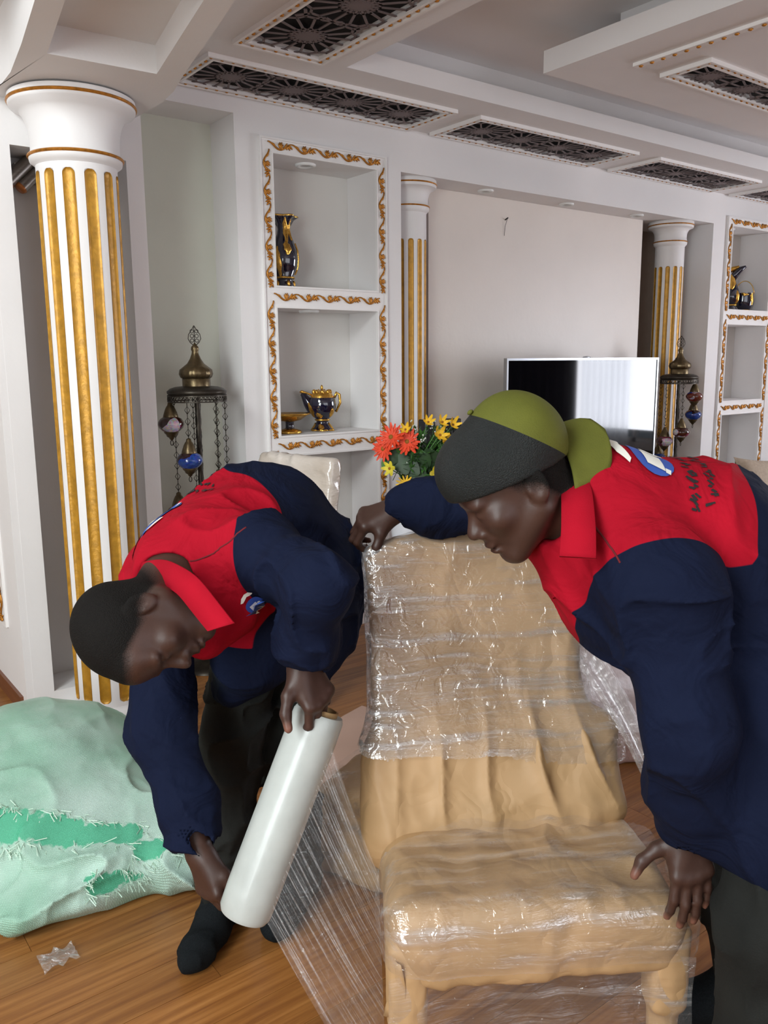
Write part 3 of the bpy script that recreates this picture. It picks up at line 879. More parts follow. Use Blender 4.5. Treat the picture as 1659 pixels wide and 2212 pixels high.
def floor_lamp(x, y, label, pend):
    g = empty('floor_lamp', (x, y, 0), label, 'floor lamp', 'tall mosaic lantern floor lamps')
    B, D = MATS['aged_brass'], MATS['dark_bronze']
    MB().lathe([(0.002, 0.05), (0.03, 0.05), (0.05, 0.035), (0.12, 0.022), (0.14, 0.012), (0.145, 0.0)], (x, y, 0), 36).build('base', D, g, True)
    mb = MB()
    n = 8
    rows = []
    for i in range(61):
        z = 0.04 + 1.31 * i / 60
        rows.append([(x + 0.0125 * (1 + .22 * math.cos(4 * (a + z * 22))) * math.cos(a), y + 0.0125 * (1 + .22 * math.cos(4 * (a + z * 22))) * math.sin(a), z) for a in np.linspace(0, 2 * PI, 17)])
    mb.grid(rows).build('twisted_pole', D, g, True)
    MB().lathe([(0.001, 1.352), (0.13, 1.352), (0.139, 1.362), (0.140, 1.372), (0.125, 1.384), (0.100, 1.392), (0.06, 1.396)], (x, y, 0), 48).build('canopy_disc', D, g, True)
    mb = MB()          # pierced rim under the disc
    k = 44
    for i in range(k):
        a0, a1 = 2 * PI * i / k, 2 * PI * (i + 1) / k
        P = lambda a, z: (x + 0.138 * math.cos(a), y + 0.138 * math.sin(a), z)
        mb.bar(P(a0, 1.354), P(a1, 1.324), 0.003, 0.002, up=(math.cos(a0), math.sin(a0), 0)); mb.bar(P(a1, 1.354), P(a0, 1.324), 0.003, 0.002, up=(math.cos(a0), math.sin(a0), 0))
    mb.lathe([(0.139, 1.354), (0.139, 1.348)], (x, y, 0), 44); mb.lathe([(0.139, 1.327), (0.139, 1.321)], (x, y, 0), 44)
    mb.build('pierced_rim', D, g)
    MB().lathe([(0.066, 1.392), (0.066, 1.428), (0.062, 1.432)], (x, y, 0), 40).build('drum', B, g, True)
    MB().lathe([(0.062, 1.428), (0.072, 1.436), (0.078, 1.452), (0.074, 1.472), (0.058, 1.486), (0.040, 1.500), (0.026, 1.522), (0.017, 1.545), (0.015, 1.556), (0.019, 1.566), (0.017, 1.578), (0.008, 1.588), (0.003, 1.596)], (x, y, 0), 48, mod=lambda a, z: 1 + (0.035 * math.cos(18 * a) if 1.43 < z < 1.48 else 0)).build('dome', B, g, True)
    fa = facing(x, y); rx = Vector((math.cos(fa + PI / 2), math.sin(fa + PI / 2), 0)); c = Vector((x, y, 0))
    mb = MB()
    def pt(u, z): return c + rx * u + Vector((0, 0, z))
    drop = [(0.0, 1.676), (0.012, 1.655), (0.026, 1.635), (0.029, 1.615), (0.020, 1.598), (0.006, 1.586)]
    mb.tube([pt(u, z) for u, z in drop], 0.002, 5); mb.tube([pt(-u, z) for u, z in drop], 0.002, 5)
    for zz in (1.607, 1.628, 1.650):
        for s in (-1, 1):
            mb.tube([pt(s * (0.011 + 0.008 * math.cos(t)), zz + 0.008 * math.sin(t)) for t in np.linspace(0, 2 * PI, 10)], 0.0017, 5)
    mb.tube([pt(0, 1.586), pt(0, 1.67)], 0.0018, 5)
    mb.build('finial', D, g, True)
    tw = Vector((math.cos(fa), math.sin(fa), 0))
    for i, (phi, zg, mname) in enumerate(pend):
        a = math.radians(phi)
        p = c + (rx * math.cos(a) + tw * math.sin(a)) * 0.128
        px, py = p.x, p.y
        cap = MB().lathe([(0.006, 0.100), (0.011, 0.096), (0.013, 0.086), (0.018, 0.080), (0.024, 0.068), (0.030, 0.052), (0.034, 0.040), (0.036, 0.030), (0.034, 0.026)], (px, py, zg), 28).build('lantern', B, g, True)
        MB().lathe([(0.033, 0.032), (0.050, 0.022), (0.060, 0.006), (0.062, -0.004), (0.056, -0.020), (0.042, -0.034), (0.032, -0.040)], (px, py, zg), 36).build('glass_globe', MATS[mname], cap, True)
        MB().lathe([(0.035, -0.036), (0.034, -0.044), (0.026, -0.052), (0.022, -0.062), (0.012, -0.068), (0.010, -0.074), (0.003, -0.080)], (px, py, zg), 28).build('lower_cap', B, cap, True)
        mb = MB(); mb.tube([p + Vector((0.007 * math.cos(t), 0, zg - 0.092 + 0.012 * math.sin(t))) for t in np.linspace(0, 2 * PI, 12)], 0.0022, 5)
        mb.build('tassel_hook', D, cap, True)
        mb = MB()
        z = zg + 0.10
        while z < 1.345:
            h = min(0.052, 1.352 - z)
            mb.tube([p + Vector((0, 0, z)), p + Vector((0, 0, z + h))], 0.0018, 5)
            if h > 0.03:
                s_ = 0.012
                q = [p + Vector((0, 0, z + h * .15)), p + rx * s_ + Vector((0, 0, z + h * .5)), p + Vector((0, 0, z + h * .85)), p - rx * s_ + Vector((0, 0, z + h * .5)), p + Vector((0, 0, z + h * .15))]
                mb.tube(q, 0.0017, 5)
            z += 0.052
        if len(mb.v): mb.build('chain', D, cap, True)
    return g
floor_lamp(1.715, 3.73, 'bronze floor lamp with hanging mosaic lanterns in the pale green alcove', [(172, 1.222, 'mosaic_amber'), (112, 1.058, 'mosaic_blue'), (50, 0.905, 'mosaic_mix'), (8, 0.76, 'mosaic_amber'), (-45, 0.62, 'mosaic_blue'), (-100, 0.50, 'mosaic_mix'), (-150, .78, 'mosaic_amber')])
floor_lamp(5.62, 3.72, 'bronze floor lamp with hanging mosaic lanterns beside the television', [(28, 1.232, 'mosaic_mix'), (-28, 1.09, 'mosaic_blue'), (75, 0.97, 'mosaic_amber'), (130, 0.90, 'mosaic_amber'), (180, 0.76, 'mosaic_blue'), (-90, 0.62, 'mosaic_mix')])

# ------------------------------------------------------------------ television, console, speakers
M('silver_bezel', 'b9bcc0', 0.3, metal=0.7)
M('black_plastic', '141318', 0.35, var=0.2)
M('dark_walnut', '3b2418', 0.4, var=0.25, scale=8, stretch=(1, 10, 10))
m = M('tv_glass', '05060a', 0.04, var=0.0, spec=0.5)
m.node_tree.nodes['Principled BSDF'].inputs['IOR'].default_value = 1.5
g = empty('media_console', (4.3, 3.62, 0), 'low dark wooden console under the television', 'console')
o = MB().box(3.50, 5.30, 3.44, 3.78, 0.08, 0.60).build('body', MATS['dark_walnut'], g); bevel(o, 0.006)
bevel(MB().box(3.47, 5.33, 3.42, 3.79, 0.60, 0.63).build('top', MATS['dark_walnut'], g), 0.005)
for x in (3.54, 5.22): MB().box(x, x + 0.05, 3.46, 3.76, 0, 0.08).build('leg', MATS['dark_walnut'], g)
for i in range(4):
    d_ = MB().box(3.52 + i * 0.442, 3.945 + i * 0.442, 3.425, 3.44, 0.10, 0.585).build('door', MATS['dark_walnut'], g)
    MB().box(3.72 + i * 0.442, 3.74 + i * 0.442, 3.412, 3.425, 0.30, 0.38).build('handle', MATS['brushed_metal'], d_)
g = empty('television', (4.42, 3.62, 0.632), 'wide flat television with thin silver frame reflecting the window', 'television')
TX0, TX1, TZ0, TZ1 = 3.661, 5.177, 0.665, 1.516
mb = slab(MB(), 'y', TX0, TX1, TZ0, TZ1, [(TX0 + .014, TX1 - .014, TZ0 + .02, TZ1 - .014)], 3.598, 3.625)
bevel(mb.build('bezel', MATS['silver_bezel'], g), 0.002)
MB().box(TX0 + .012, TX1 - .012, 3.603, 3.612, TZ0 + .018, TZ1 - .012).build('screen', MATS['tv_glass'], g)
bevel(MB().box(TX0 + .02, TX1 - .02, 3.622, 3.655, TZ0 + .02, TZ1 - .02).build('rear_shell', MATS['black_plastic'], g), 0.01)
mb = MB(); mb.ell((4.41, 3.612, TZ1 + 0.004), (0.04, 0.012, 0.008), None, 12, 6); mb.build('sensor_bump', MATS['silver_bezel'], g, True)
for x in (3.95, 4.85):
    mb = MB(); mb.bar((x, 3.62, TZ0 + .02), (x, 3.53, 0.646), 0.03, 0.012, up=(1, 0, 0)); mb.bar((x, 3.62, TZ0 + .02), (x, 3.71, 0.646), 0.03, 0.012, up=(1, 0, 0)); mb.build('stand_foot', MATS['silver_bezel'], g)
def speaker(x, y, w, h, label):
    g = empty('tower_speaker', (x, y, 0), label, 'speaker', 'slim black tower speakers')
    bevel(MB().box(x - w / 2, x + w / 2, y - .035, y + .035, 0.02, h).build('cabinet', MATS['black_plastic'], g), 0.006)
    MB().box(x - w / 2 - .02, x + w / 2 + .02, y - .05, y + .05, 0, 0.02).build('foot', MATS['black_plastic'], g)
    MB().box(x - w / 2 + .008, x + w / 2 - .008, y - .041, y - .035, 0.05, h - .03).build('grille_cloth', MATS['dark_void'], g)
speaker(3.085, 3.66, 0.075, 1.176, 'slim black tower speaker nearest the slim left column')
speaker(3.285, 3.66, 0.075, 1.172, 'slim black tower speaker just behind the green cap')

# ------------------------------------------------------------------ curtains on the end window (seen in the television)
def curtain(name, y0, y1, x, z0, z1, amp, wl, mat, label):
    rows = []
    ys = np.linspace(y0, y1, int((y1 - y0) / 0.012))
    for z in np.linspace(z0, z1, 6):
        rows.append([(x + amp * math.sin(2 * PI * yy / wl + .5 * math.sin(yy * 7)), yy, z) for yy in ys])
    o = MB().grid(rows).build(name, mat, None, True)
    tag(o, label, 'curtain')
    return o
M('brown_drape', '3a2624', 0.75, var=0.25, scale=3, stretch=(1, 8, 1))
def sheer():
    m = bpy.data.materials.new('sheer_fabric'); m.use_nodes = True
    nt = m.node_tree; out = nt.nodes['Material Output']; nt.nodes.remove(nt.nodes['Principled BSDF'])
    t = nt.nodes.new('ShaderNodeBsdfTransparent'); d = nt.nodes.new('ShaderNodeBsdfTranslucent'); d.inputs[0].default_value = (.9, .92, .95, 1)
    tc = nt.nodes.new('ShaderNodeTexCoord'); n = nt.nodes.new('ShaderNodeTexNoise'); n.inputs['Scale'].default_value = 14
    mp = nt.nodes.new('ShaderNodeMapping'); mp.inputs['Scale'].default_value = (1, 1, .15); nt.links.new(tc.outputs['Object'], mp.inputs[0]); nt.links.new(mp.outputs[0], n.inputs['Vector'])
    r = nt.nodes.new('ShaderNodeMapRange'); r.inputs[3].default_value, r.inputs[4].default_value = .55, .95; nt.links.new(n.outputs['Fac'], r.inputs[0])
    mx = nt.nodes.new('ShaderNodeMixShader'); nt.links.new(r.outputs[0], mx.inputs[0]); nt.links.new(t.outputs[0], mx.inputs[1]); nt.links.new(d.outputs[0], mx.inputs[2])
    nt.links.new(mx.outputs[0], out.inputs[0])
    return m
curtain('brown_drape', -1.1, 0.42, 8.14, 0.02, 2.7, 0.05, 0.16, MATS['brown_drape'], 'dark brown floor length drape mirrored in the television screen')
curtain('sheer_curtain', 0.44, 1.15, 8.19, 0.02, 2.7, 0.02, 0.09, sheer(), 'thin white sheer curtain mirrored in the television screen')

# ------------------------------------------------------------------ sofa corner at the far right
M('grey_sofa', '6f6d6b', 0.85, var=0.12, scale=60, bump=0.2, bscale=300)
M('beige_cushion', 'a08f7c', 0.8, var=0.12, scale=50, bump=0.2, bscale=200)
g = empty('grey_sofa', (5.9, 3.0, 0), 'grey upholstered sofa at the right edge under the far niches', 'sofa')
bevel(MB().box(5.35, 7.4, 2.75, 3.55, 0.08, 0.30).build('base', MATS['grey_sofa'], g), 0.03, 3)
bevel(MB().box(5.35, 5.55, 2.72, 3.55, 0.10, 0.52).build('arm', MATS['grey_sofa'], g), 0.05, 4)
bevel(MB().box(5.55, 7.4, 3.33, 3.56, 0.30, 0.56).build('backrest', MATS['grey_sofa'], g), 0.05, 4)
for i in range(2): bevel(MB().box(5.56 + .92 * i, 6.47 + .92 * i, 2.73, 3.33, 0.30, 0.42).build('seat_cushion', MATS['grey_sofa'], g), 0.04, 4)
for x in (5.42, 7.3):
    for y in (2.82, 3.48): MB().box(x - .025, x + .025, y - .025, y + .025, 0, 0.08).build('leg', MATS['black_plastic'], g)
def pillow(mb, c, w, h, t, R):
    n = 13
    for s in (-1, 1):
        rows = []
        for i in range(n):
            row = []
            for j in range(n):
                u, v = 2 * i / (n - 1) - 1, 2 * j / (n - 1) - 1
                b = (1 - abs(u) ** 2.5) * (1 - abs(v) ** 2.5)
                pin = 1 - 0.10 * (1 - abs(u)) * abs(v) ** 2 * 1.0
                row.append(tuple(Vector(c) + R @ Vector((u * w / 2 * (1 - .06 * (1 - v * v) * abs(u)), s * t / 2 * max(0, b) ** .5, v * h / 2 * (1 - .06 * (1 - u * u) * abs(v))))))
            rows.append(row if s > 0 else row[::-1])
        mb.grid(rows)
    return mb
mb = pillow(MB(), (5.74, 3.10, 0.64), 0.46, 0.34, 0.15, Matrix.Rotation(-0.5, 3, 'X') @ Matrix.Rotation(0.15, 3, 'Y'))
tag(mb.build('beige_cushion', MATS['beige_cushion'], None, True), 'beige square cushion lying on the grey sofa', 'cushion')
# ------------------------------------------------------------------ distance-field modeller for bodies, cloth, paper, sack
def _rot(R):
    return np.array(R, dtype=np.float32) if R is not None else np.eye(3, dtype=np.float32)
class Cone:
    def __init__(s, a, b, ra, rb, sq=None):
        s.a, s.b = np.array(a, np.float32), np.array(b, np.float32); s.ra, s.rb = ra, rb
        s.c = (s.a + s.b) / 2; s.R = np.linalg.norm(s.b - s.a) / 2 + max(ra, rb)
    def d(s, p):
        ab = s.b - s.a
        t = np.clip(((p - s.a) @ ab) / max(1e-9, ab @ ab), 0, 1)
        q = p - s.a - t[:, None] * ab
        return np.sqrt((q * q).sum(1)) - (s.ra + (s.rb - s.ra) * t)
class Ell:
    def __init__(s, c, r, R=None):
        s.c, s.r, s.M = np.array(c, np.float32), np.array(r, np.float32), _rot(R); s.R = float(max(r))
    def d(s, p):
        q = (p - s.c) @ s.M
        k0 = np.sqrt(((q / s.r) ** 2).sum(1)); k1 = np.sqrt(((q / (s.r * s.r)) ** 2).sum(1))
        return k0 * (k0 - 1) / np.maximum(k1, 1e-6)
class Box:
    def __init__(s, c, h, R=None, rd=0.01):
        s.c, s.h, s.M, s.rd = np.array(c, np.float32), np.array(h, np.float32) - rd, _rot(R), rd
        s.R = float(np.linalg.norm(h))
    def d(s, p):
        q = np.abs((p - s.c) @ s.M) - s.h
        return np.sqrt((np.maximum(q, 0) ** 2).sum(1)) + np.minimum(q.max(1), 0) - s.rd
class Half:
    """half space, inside where (p-c).n < 0"""
    def __init__(s, c, n):
        s.c, s.n = np.array(c, np.float32), np.array(n, np.float32) / np.linalg.norm(n); s.R = 1e9
    def d(s, p): return (p - s.c) @ s.n
class Field:
    def __init__(s): s.ops = []; s.disp = None; s.dmax = 0.0
    def u(s, prim, k=0.02): s.ops.append(('u', prim, k)); return s
    def cut(s, prim, k=0.01): s.ops.append(('s', prim, k)); return s
    def keep(s, prim, k=0.01): s.ops.append(('i', prim, k)); return s
    def cone(s, a, b, ra, rb, k=0.02): return s.u(Cone(a, b, ra, rb), k)
    def chain(s, pts, rs, k=0.02):
        for i in range(len(pts) - 1): s.cone(pts[i], pts[i + 1], rs[i], rs[i + 1], k)
        return s
    def ev(s, p, disp=True, center=None, rad=None):
        d = np.full(len(p), 1e3, np.float32)
        for op, pr, k in s.ops:
            if center is not None and op == 'u' and np.linalg.norm(pr.c - center) - pr.R > rad + 0.12: continue
            if center is not None and op == 's' and pr.R < 1e8 and np.linalg.norm(pr.c - center) - pr.R > rad + 0.12: continue
            e = pr.d(p).astype(np.float32)
            if op == 'u':
                h = np.clip(0.5 + 0.5 * (d - e) / k, 0, 1); d = d * (1 - h) + e * h - k * h * (1 - h)
            elif op == 's':
                e = -e; h = np.clip(0.5 - 0.5 * (d - e) / k, 0, 1); d = d * (1 - h) + e * h + k * h * (1 - h)
            else:
                h = np.clip(0.5 - 0.5 * (d - e) / k, 0, 1); d = d * (1 - h) + e * h + k * h * (1 - h)
        if disp and s.disp is not None: d = d + s.disp(p).astype(np.float32)
        return d
    def bounds(s, pad):
        lo = np.min([pr.c - pr.R for op, pr, k in s.ops if op == 'u'], 0) - pad
        hi = np.max([pr.c + pr.R for op, pr, k in s.ops if op == 'u'], 0) + pad
        return lo, hi
    def mesh(s, h, lo=None, hi=None):
        l, u = s.bounds(0.03 + s.dmax)
        if lo is not None: l = np.maximum(l, np.array(lo))
        if hi is not None: u = np.minimum(u, np.array(hi))
        B = 12
        nb = np.maximum(1, np.ceil((u - l) / (h * B)).astype(int))
        N = nb * B + 1
        bs = h * B
        ii = np.stack(np.meshgrid(*[np.arange(k) for k in nb], indexing='ij'), -1).reshape(-1, 3)
        cen = (l + (ii + 0.5) * bs).astype(np.float32)
        dc = s.ev(cen, False)
        hd = bs * 0.87
        act = np.abs(dc) < hd * 1.25 + s.dmax + 0.01
        g = np.empty(tuple(N), np.float32)
        for (i, j, k), d in zip(ii[~act], dc[~act]):
            g[i * B:i * B + B + 1, j * B:j * B + B + 1, k * B:k * B + B + 1] = d
        loc = np.stack(np.meshgrid(*[np.arange(B + 1)] * 3, indexing='ij'), -1).reshape(-1, 3).astype(np.float32) * h
        for (i, j, k), c in zip(ii[act], cen[act]):
            p = loc + (l + np.array((i, j, k)) * bs).astype(np.float32)
            g[i * B:i * B + B + 1, j * B:j * B + B + 1, k * B:k * B + B + 1] = s.ev(p, True, c, hd).reshape(B + 1, B + 1, B + 1)
        return surface_nets(g, l, h)
def surface_nets(g, org, h):
    sg = g < 0
    N = np.array(g.shape); C = N - 1
    acc_i, acc_p, quads = [], [], []
    for ax in range(3):
        a = [slice(None)] * 3; b = [slice(None)] * 3
        a[ax] = slice(0, -1); b[ax] = slice(1, None)
        x = np.argwhere(sg[tuple(a)] != sg[tuple(b)])
        if len(x) == 0: continue
        o1, o2 = [(1, 2), (2, 0), (0, 1)][ax]
        x = x[(x[:, o1] > 0) & (x[:, o2] > 0) & (x[:, o1] < C[o1]) & (x[:, o2] < C[o2])]
        y = x.copy(); y[:, ax] += 1
        va, vb = g[tuple(x.T)], g[tuple(y.T)]
        t = va / (va - vb)
        pos = x.astype(np.float64); pos[:, ax] += t
        ids = []
        for d1, d2 in ((-1, -1), (0, -1), (0, 0), (-1, 0)):
            c = x.copy(); c[:, o1] += d1; c[:, o2] += d2
            idx = (c[:, 0] * C[1] + c[:, 1]) * C[2] + c[:, 2]
            ids.append(idx); acc_i.append(idx); acc_p.append(pos)
        q = np.stack(ids, 1)
        flip = va > 0
        q[flip] = q[flip][:, ::-1]
        quads.append(q)
    I = np.concatenate(acc_i); P = np.concatenate(acc_p); Q = np.concatenate(quads)
    uq, inv = np.unique(I, return_inverse=True)
    cnt = np.bincount(inv)
    V = np.stack([np.bincount(inv, P[:, k]) / cnt for k in range(3)], 1) * h + org
    F = np.searchsorted(uq, Q)
    return V, F
def np_mesh(name, V, F, mat, parent=None, smooth=True, attrs=None):
    off = np.array(wloc(parent)) if parent is not None else np.zeros(3)
    v = (V - off).astype(np.float32)
    me = bpy.data.meshes.new(name)
    me.vertices.add(len(v)); me.vertices.foreach_set('co', v.ravel())
    n, k = F.shape
    me.loops.add(n * k); me.loops.foreach_set('vertex_index', F.ravel().astype(np.int32))
    me.polygons.add(n)
    me.polygons.foreach_set('loop_start', (np.arange(n) * k).astype(np.int32))
    me.polygons.foreach_set('loop_total', np.full(n, k, np.int32))
    me.polygons.foreach_set('use_smooth', np.ones(n, bool))
    me.update(calc_edges=True)
    for nm, arr in (attrs or {}).items():
        if arr.ndim == 1:
            at = me.attributes.new(nm, 'FLOAT', 'POINT'); at.data.foreach_set('value', arr.astype(np.float32))
        else:
            at = me.attributes.new(nm, 'FLOAT_VECTOR', 'POINT'); at.data.foreach_set('vector', arr.astype(np.float32).ravel())
    if mat is not None: me.materials.append(mat)
    o = bpy.data.objects.new(name, me)
    COL.objects.link(o)
    if parent is not None: o.parent = parent
    return o
def relax(V, F, it=1, lam=0.5):
    n = len(V)
    E = np.concatenate([F[:, [0, 1]], F[:, [1, 2]], F[:, [2, 3]], F[:, [3, 0]]])
    for _ in range(it):
        s = np.zeros_like(V); c = np.zeros(n)
        for k in range(3): s[:, k] = np.bincount(E[:, 0], V[E[:, 1], k], n) + np.bincount(E[:, 1], V[E[:, 0], k], n)
        c = np.bincount(E[:, 0], minlength=n) + np.bincount(E[:, 1], minlength=n)
        V = V + lam * (s / np.maximum(c, 1)[:, None] - V)
    return V
# lattice noise
_perm = np.random.default_rng(5).random((32, 32, 32)).astype(np.float32)
def vnoise(p):
    i = np.floor(p).astype(int); f = (p - i).astype(np.float32); f = f * f * (3 - 2 * f); i &= 31; j = (i + 1) & 31
    X0, Y0, Z0 = i.T; X1, Y1, Z1 = j.T; fx, fy, fz = f.T
    T = _perm
    a = T[X0, Y0, Z0] * (1 - fx) + T[X1, Y0, Z0] * fx; b = T[X0, Y1, Z0] * (1 - fx) + T[X1, Y1, Z0] * fx
    c = T[X0, Y0, Z1] * (1 - fx) + T[X1, Y0, Z1] * fx; d = T[X0, Y1, Z1] * (1 - fx) + T[X1, Y1, Z1] * fx
    return (a * (1 - fy) + b * fy) * (1 - fz) + (c * (1 - fy) + d * fy) * fz
def fbm(p, o=3):
    s = 0; a = 1.0; t = 0
    for k in range(o): s = s + a * (vnoise(p * (2 ** k) + 7.3 * k) - .5); t += a; a *= .5
    return s / t
def ridge(p, o=3):
    """creased noise, near 1 on thin ridges"""
    s = 0; a = 1.0; t = 0
    for k in range(o): s = s + a * (1 - np.abs(2 * vnoise(p * (2 ** k) + 3.1 * k) - 1)); t += a; a *= .5
    return s / t
# pixel + optical depth -> place in the room (used only to lay out joints measured on the photograph)
def W(px, py, D):
    v = Vector((0, 0, EYE)) + (_f + CR * ((px - W_PX / 2) / F_PX) - CU * ((py - H_PX / 2) / F_PX)) * D
    return np.array(v)
def smoothstep(a, b, x):
    t = np.clip((x - a) / (b - a), 0, 1)
    return t * t * (3 - 2 * t)
def nz(v): v = np.array(v, float); return v / np.linalg.norm(v)
def basis(fwd, up):
    """columns: right(x) forward(y) up(z) matrix"""
    f = nz(fwd); u = np.array(up, float); u = nz(u - f * (u @ f)); r = np.cross(f, u)
    return np.stack([r, f, u], 1)
# ------------------------------------------------------------------ people
def skin_material():
    m = bpy.data.materials.new('dark_skin'); m.use_nodes = True
    nt = m.node_tree; b = nt.nodes['Principled BSDF']
    at = nt.nodes.new('ShaderNodeAttribute'); at.attribute_name = 'hair'
    tc = nt.nodes.new('ShaderNodeTexCoord')
    n = nt.nodes.new('ShaderNodeTexNoise'); n.inputs['Scale'].default_value = 420; n.inputs['Detail'].default_value = 2
    nt.links.new(tc.outputs['Object'], n.inputs['Vector'])
    n2 = nt.nodes.new('ShaderNodeTexNoise'); n2.inputs['Scale'].default_value = 18
    nt.links.new(tc.outputs['Object'], n2.inputs['Vector'])
    sk = nt.nodes.new('ShaderNodeMix'); sk.data_type = 'RGBA'
    sk.inputs[6].default_value = lin('33211b'); sk.inputs[7].default_value = lin('452d24')
    nt.links.new(n2.outputs['Fac'], sk.inputs[0])
    pt = nt.nodes.new('ShaderNodeAttribute'); pt.attribute_name = 'palm'
    sk2 = nt.nodes.new('ShaderNodeMix'); sk2.data_type = 'RGBA'; sk2.inputs[7].default_value = lin('8a5c4c')
    nt.links.new(sk.outputs[2], sk2.inputs[6]); nt.links.new(pt.outputs['Fac'], sk2.inputs[0])
    hr = nt.nodes.new('ShaderNodeMix'); hr.data_type = 'RGBA'
    hr.inputs[6].default_value = lin('0b0a09'); hr.inputs[7].default_value = lin('191614')
    nt.links.new(n.outputs['Fac'], hr.inputs[0])
    jit = nt.nodes.new('ShaderNodeMath'); jit.operation = 'MULTIPLY_ADD'; jit.inputs[1].default_value = 0.02; jit.inputs[2].default_value = -0.010
    nt.links.new(n.outputs['Fac'], jit.inputs[0])
    ad = nt.nodes.new('ShaderNodeMath'); nt.links.new(at.outputs['Fac'], ad.inputs[0]); nt.links.new(jit.outputs[0], ad.inputs[1])
    st = nt.nodes.new('ShaderNodeMapRange'); st.inputs[1].default_value, st.inputs[2].default_value = -0.012, 0.012
    nt.links.new(ad.outputs[0], st.inputs[0])
    mx = nt.nodes.new('ShaderNodeMix'); mx.data_type = 'RGBA'
    nt.links.new(st.outputs[0], mx.inputs[0]); nt.links.new(sk2.outputs[2], mx.inputs[6]); nt.links.new(hr.outputs[2], mx.inputs[7])
    nt.links.new(mx.outputs[2], b.inputs['Base Color'])
    rg = nt.nodes.new('ShaderNodeMapRange'); rg.inputs[3].default_value, rg.inputs[4].default_value = .46, .8
    nt.links.new(st.outputs[0], rg.inputs[0]); nt.links.new(rg.outputs[0], b.inputs['Roughness'])
    sg = nt.nodes.new('ShaderNodeMapRange'); sg.inputs[3].default_value, sg.inputs[4].default_value = .4, .12
    nt.links.new(st.outputs[0], sg.inputs[0]); nt.links.new(sg.outputs[0], b.inputs['Specular IOR Level'])
    b.inputs['Subsurface Weight'].default_value = 0.0
    bp = nt.nodes.new('ShaderNodeBump'); bp.inputs['Distance'].default_value = 0.004
    ml = nt.nodes.new('ShaderNodeMath'); ml.operation = 'MULTIPLY_ADD'; ml.inputs[1].default_value = 0.55; ml.inputs[2].default_value = 0.05
    nt.links.new(st.outputs[0], ml.inputs[0]); nt.links.new(ml.outputs[0], bp.inputs['Strength'])
    nt.links.new(n.outputs['Fac'], bp.inputs['Height']); nt.links.new(bp.outputs[0], b.inputs['Normal'])
    return m
SKIN = skin_material()
def cloth_two_tone(name, red, navy):
    m = bpy.data.materials.new(name); m.use_nodes = True
    nt = m.node_tree; b = nt.nodes['Principled BSDF']
    at = nt.nodes.new('ShaderNodeAttribute'); at.attribute_name = 'yoke'
    st = nt.nodes.new('ShaderNodeMapRange'); st.inputs[1].default_value, st.inputs[2].default_value = -0.0008, 0.0008
    nt.links.new(at.outputs['Fac'], st.inputs[0])
    tc = nt.nodes.new('ShaderNodeTexCoord')
    n = nt.nodes.new('ShaderNodeTexNoise'); n.inputs['Scale'].default_value = 500; n.inputs['Detail'].default_value = 2
    nt.links.new(tc.outputs['Object'], n.inputs['Vector'])
    n2 = nt.nodes.new('ShaderNodeTexNoise'); n2.inputs['Scale'].default_value = 7
    nt.links.new(tc.outputs['Object'], n2.inputs['Vector'])
    mx = nt.nodes.new('ShaderNodeMix'); mx.data_type = 'RGBA'
    nt.links.new(st.outputs[0], mx.inputs[0]); mx.inputs[6].default_value = lin(navy); mx.inputs[7].default_value = lin(red)
    hs = nt.nodes.new('ShaderNodeHueSaturation')
    mr = nt.nodes.new('ShaderNodeMapRange'); mr.inputs[3].default_value, mr.inputs[4].default_value = .8, 1.2
    nt.links.new(n2.outputs['Fac'], mr.inputs[0]); nt.links.new(mr.outputs[0], hs.inputs['Value']); nt.links.new(mx.outputs[2], hs.inputs['Color'])
    nt.links.new(hs.outputs[0], b.inputs['Base Color'])
    b.inputs['Roughness'].default_value = 0.85
    b.inputs['Specular IOR Level'].default_value = 0.08
    b.inputs['Sheen Weight'].default_value = 0.0
    bp = nt.nodes.new('ShaderNodeBump'); bp.inputs['Strength'].default_value = 0.12; bp.inputs['Distance'].default_value = 0.004
    nt.links.new(n.outputs['Fac'], bp.inputs['Height'])
    n4 = nt.nodes.new('ShaderNodeTexNoise'); n4.inputs['Scale'].default_value = 9; n4.inputs['Detail'].default_value = 3; n4.inputs['Distortion'].default_value = 1.2
    nt.links.new(tc.outputs['Object'], n4.inputs['Vector'])
    bp2 = nt.nodes.new('ShaderNodeBump'); bp2.inputs['Strength'].default_value = 0.5; bp2.inputs['Distance'].default_value = 0.03
    nt.links.new(n4.outputs['Fac'], bp2.inputs['Height']); nt.links.new(bp.outputs[0], bp2.inputs['Normal'])
    nt.links.new(bp2.outputs[0], b.inputs['Normal'])
    return m
JACKET = cloth_two_tone('work_jacket_cloth', '960e20', '10162a')
M('red_cloth', '960e20', 0.85, var=0.12, scale=8, bump=0.12, bscale=500, spec=0.08)
M('black_trouser', '1b1c1a', 0.9, var=0.2, scale=12, bump=0.15, bscale=300, spec=0.2)
M('black_sock', '16191b', 0.95, var=0.3, scale=300, bump=0.3, bscale=500, spec=0.1)
M('tee_black', '15151a', 0.9, var=0.2)

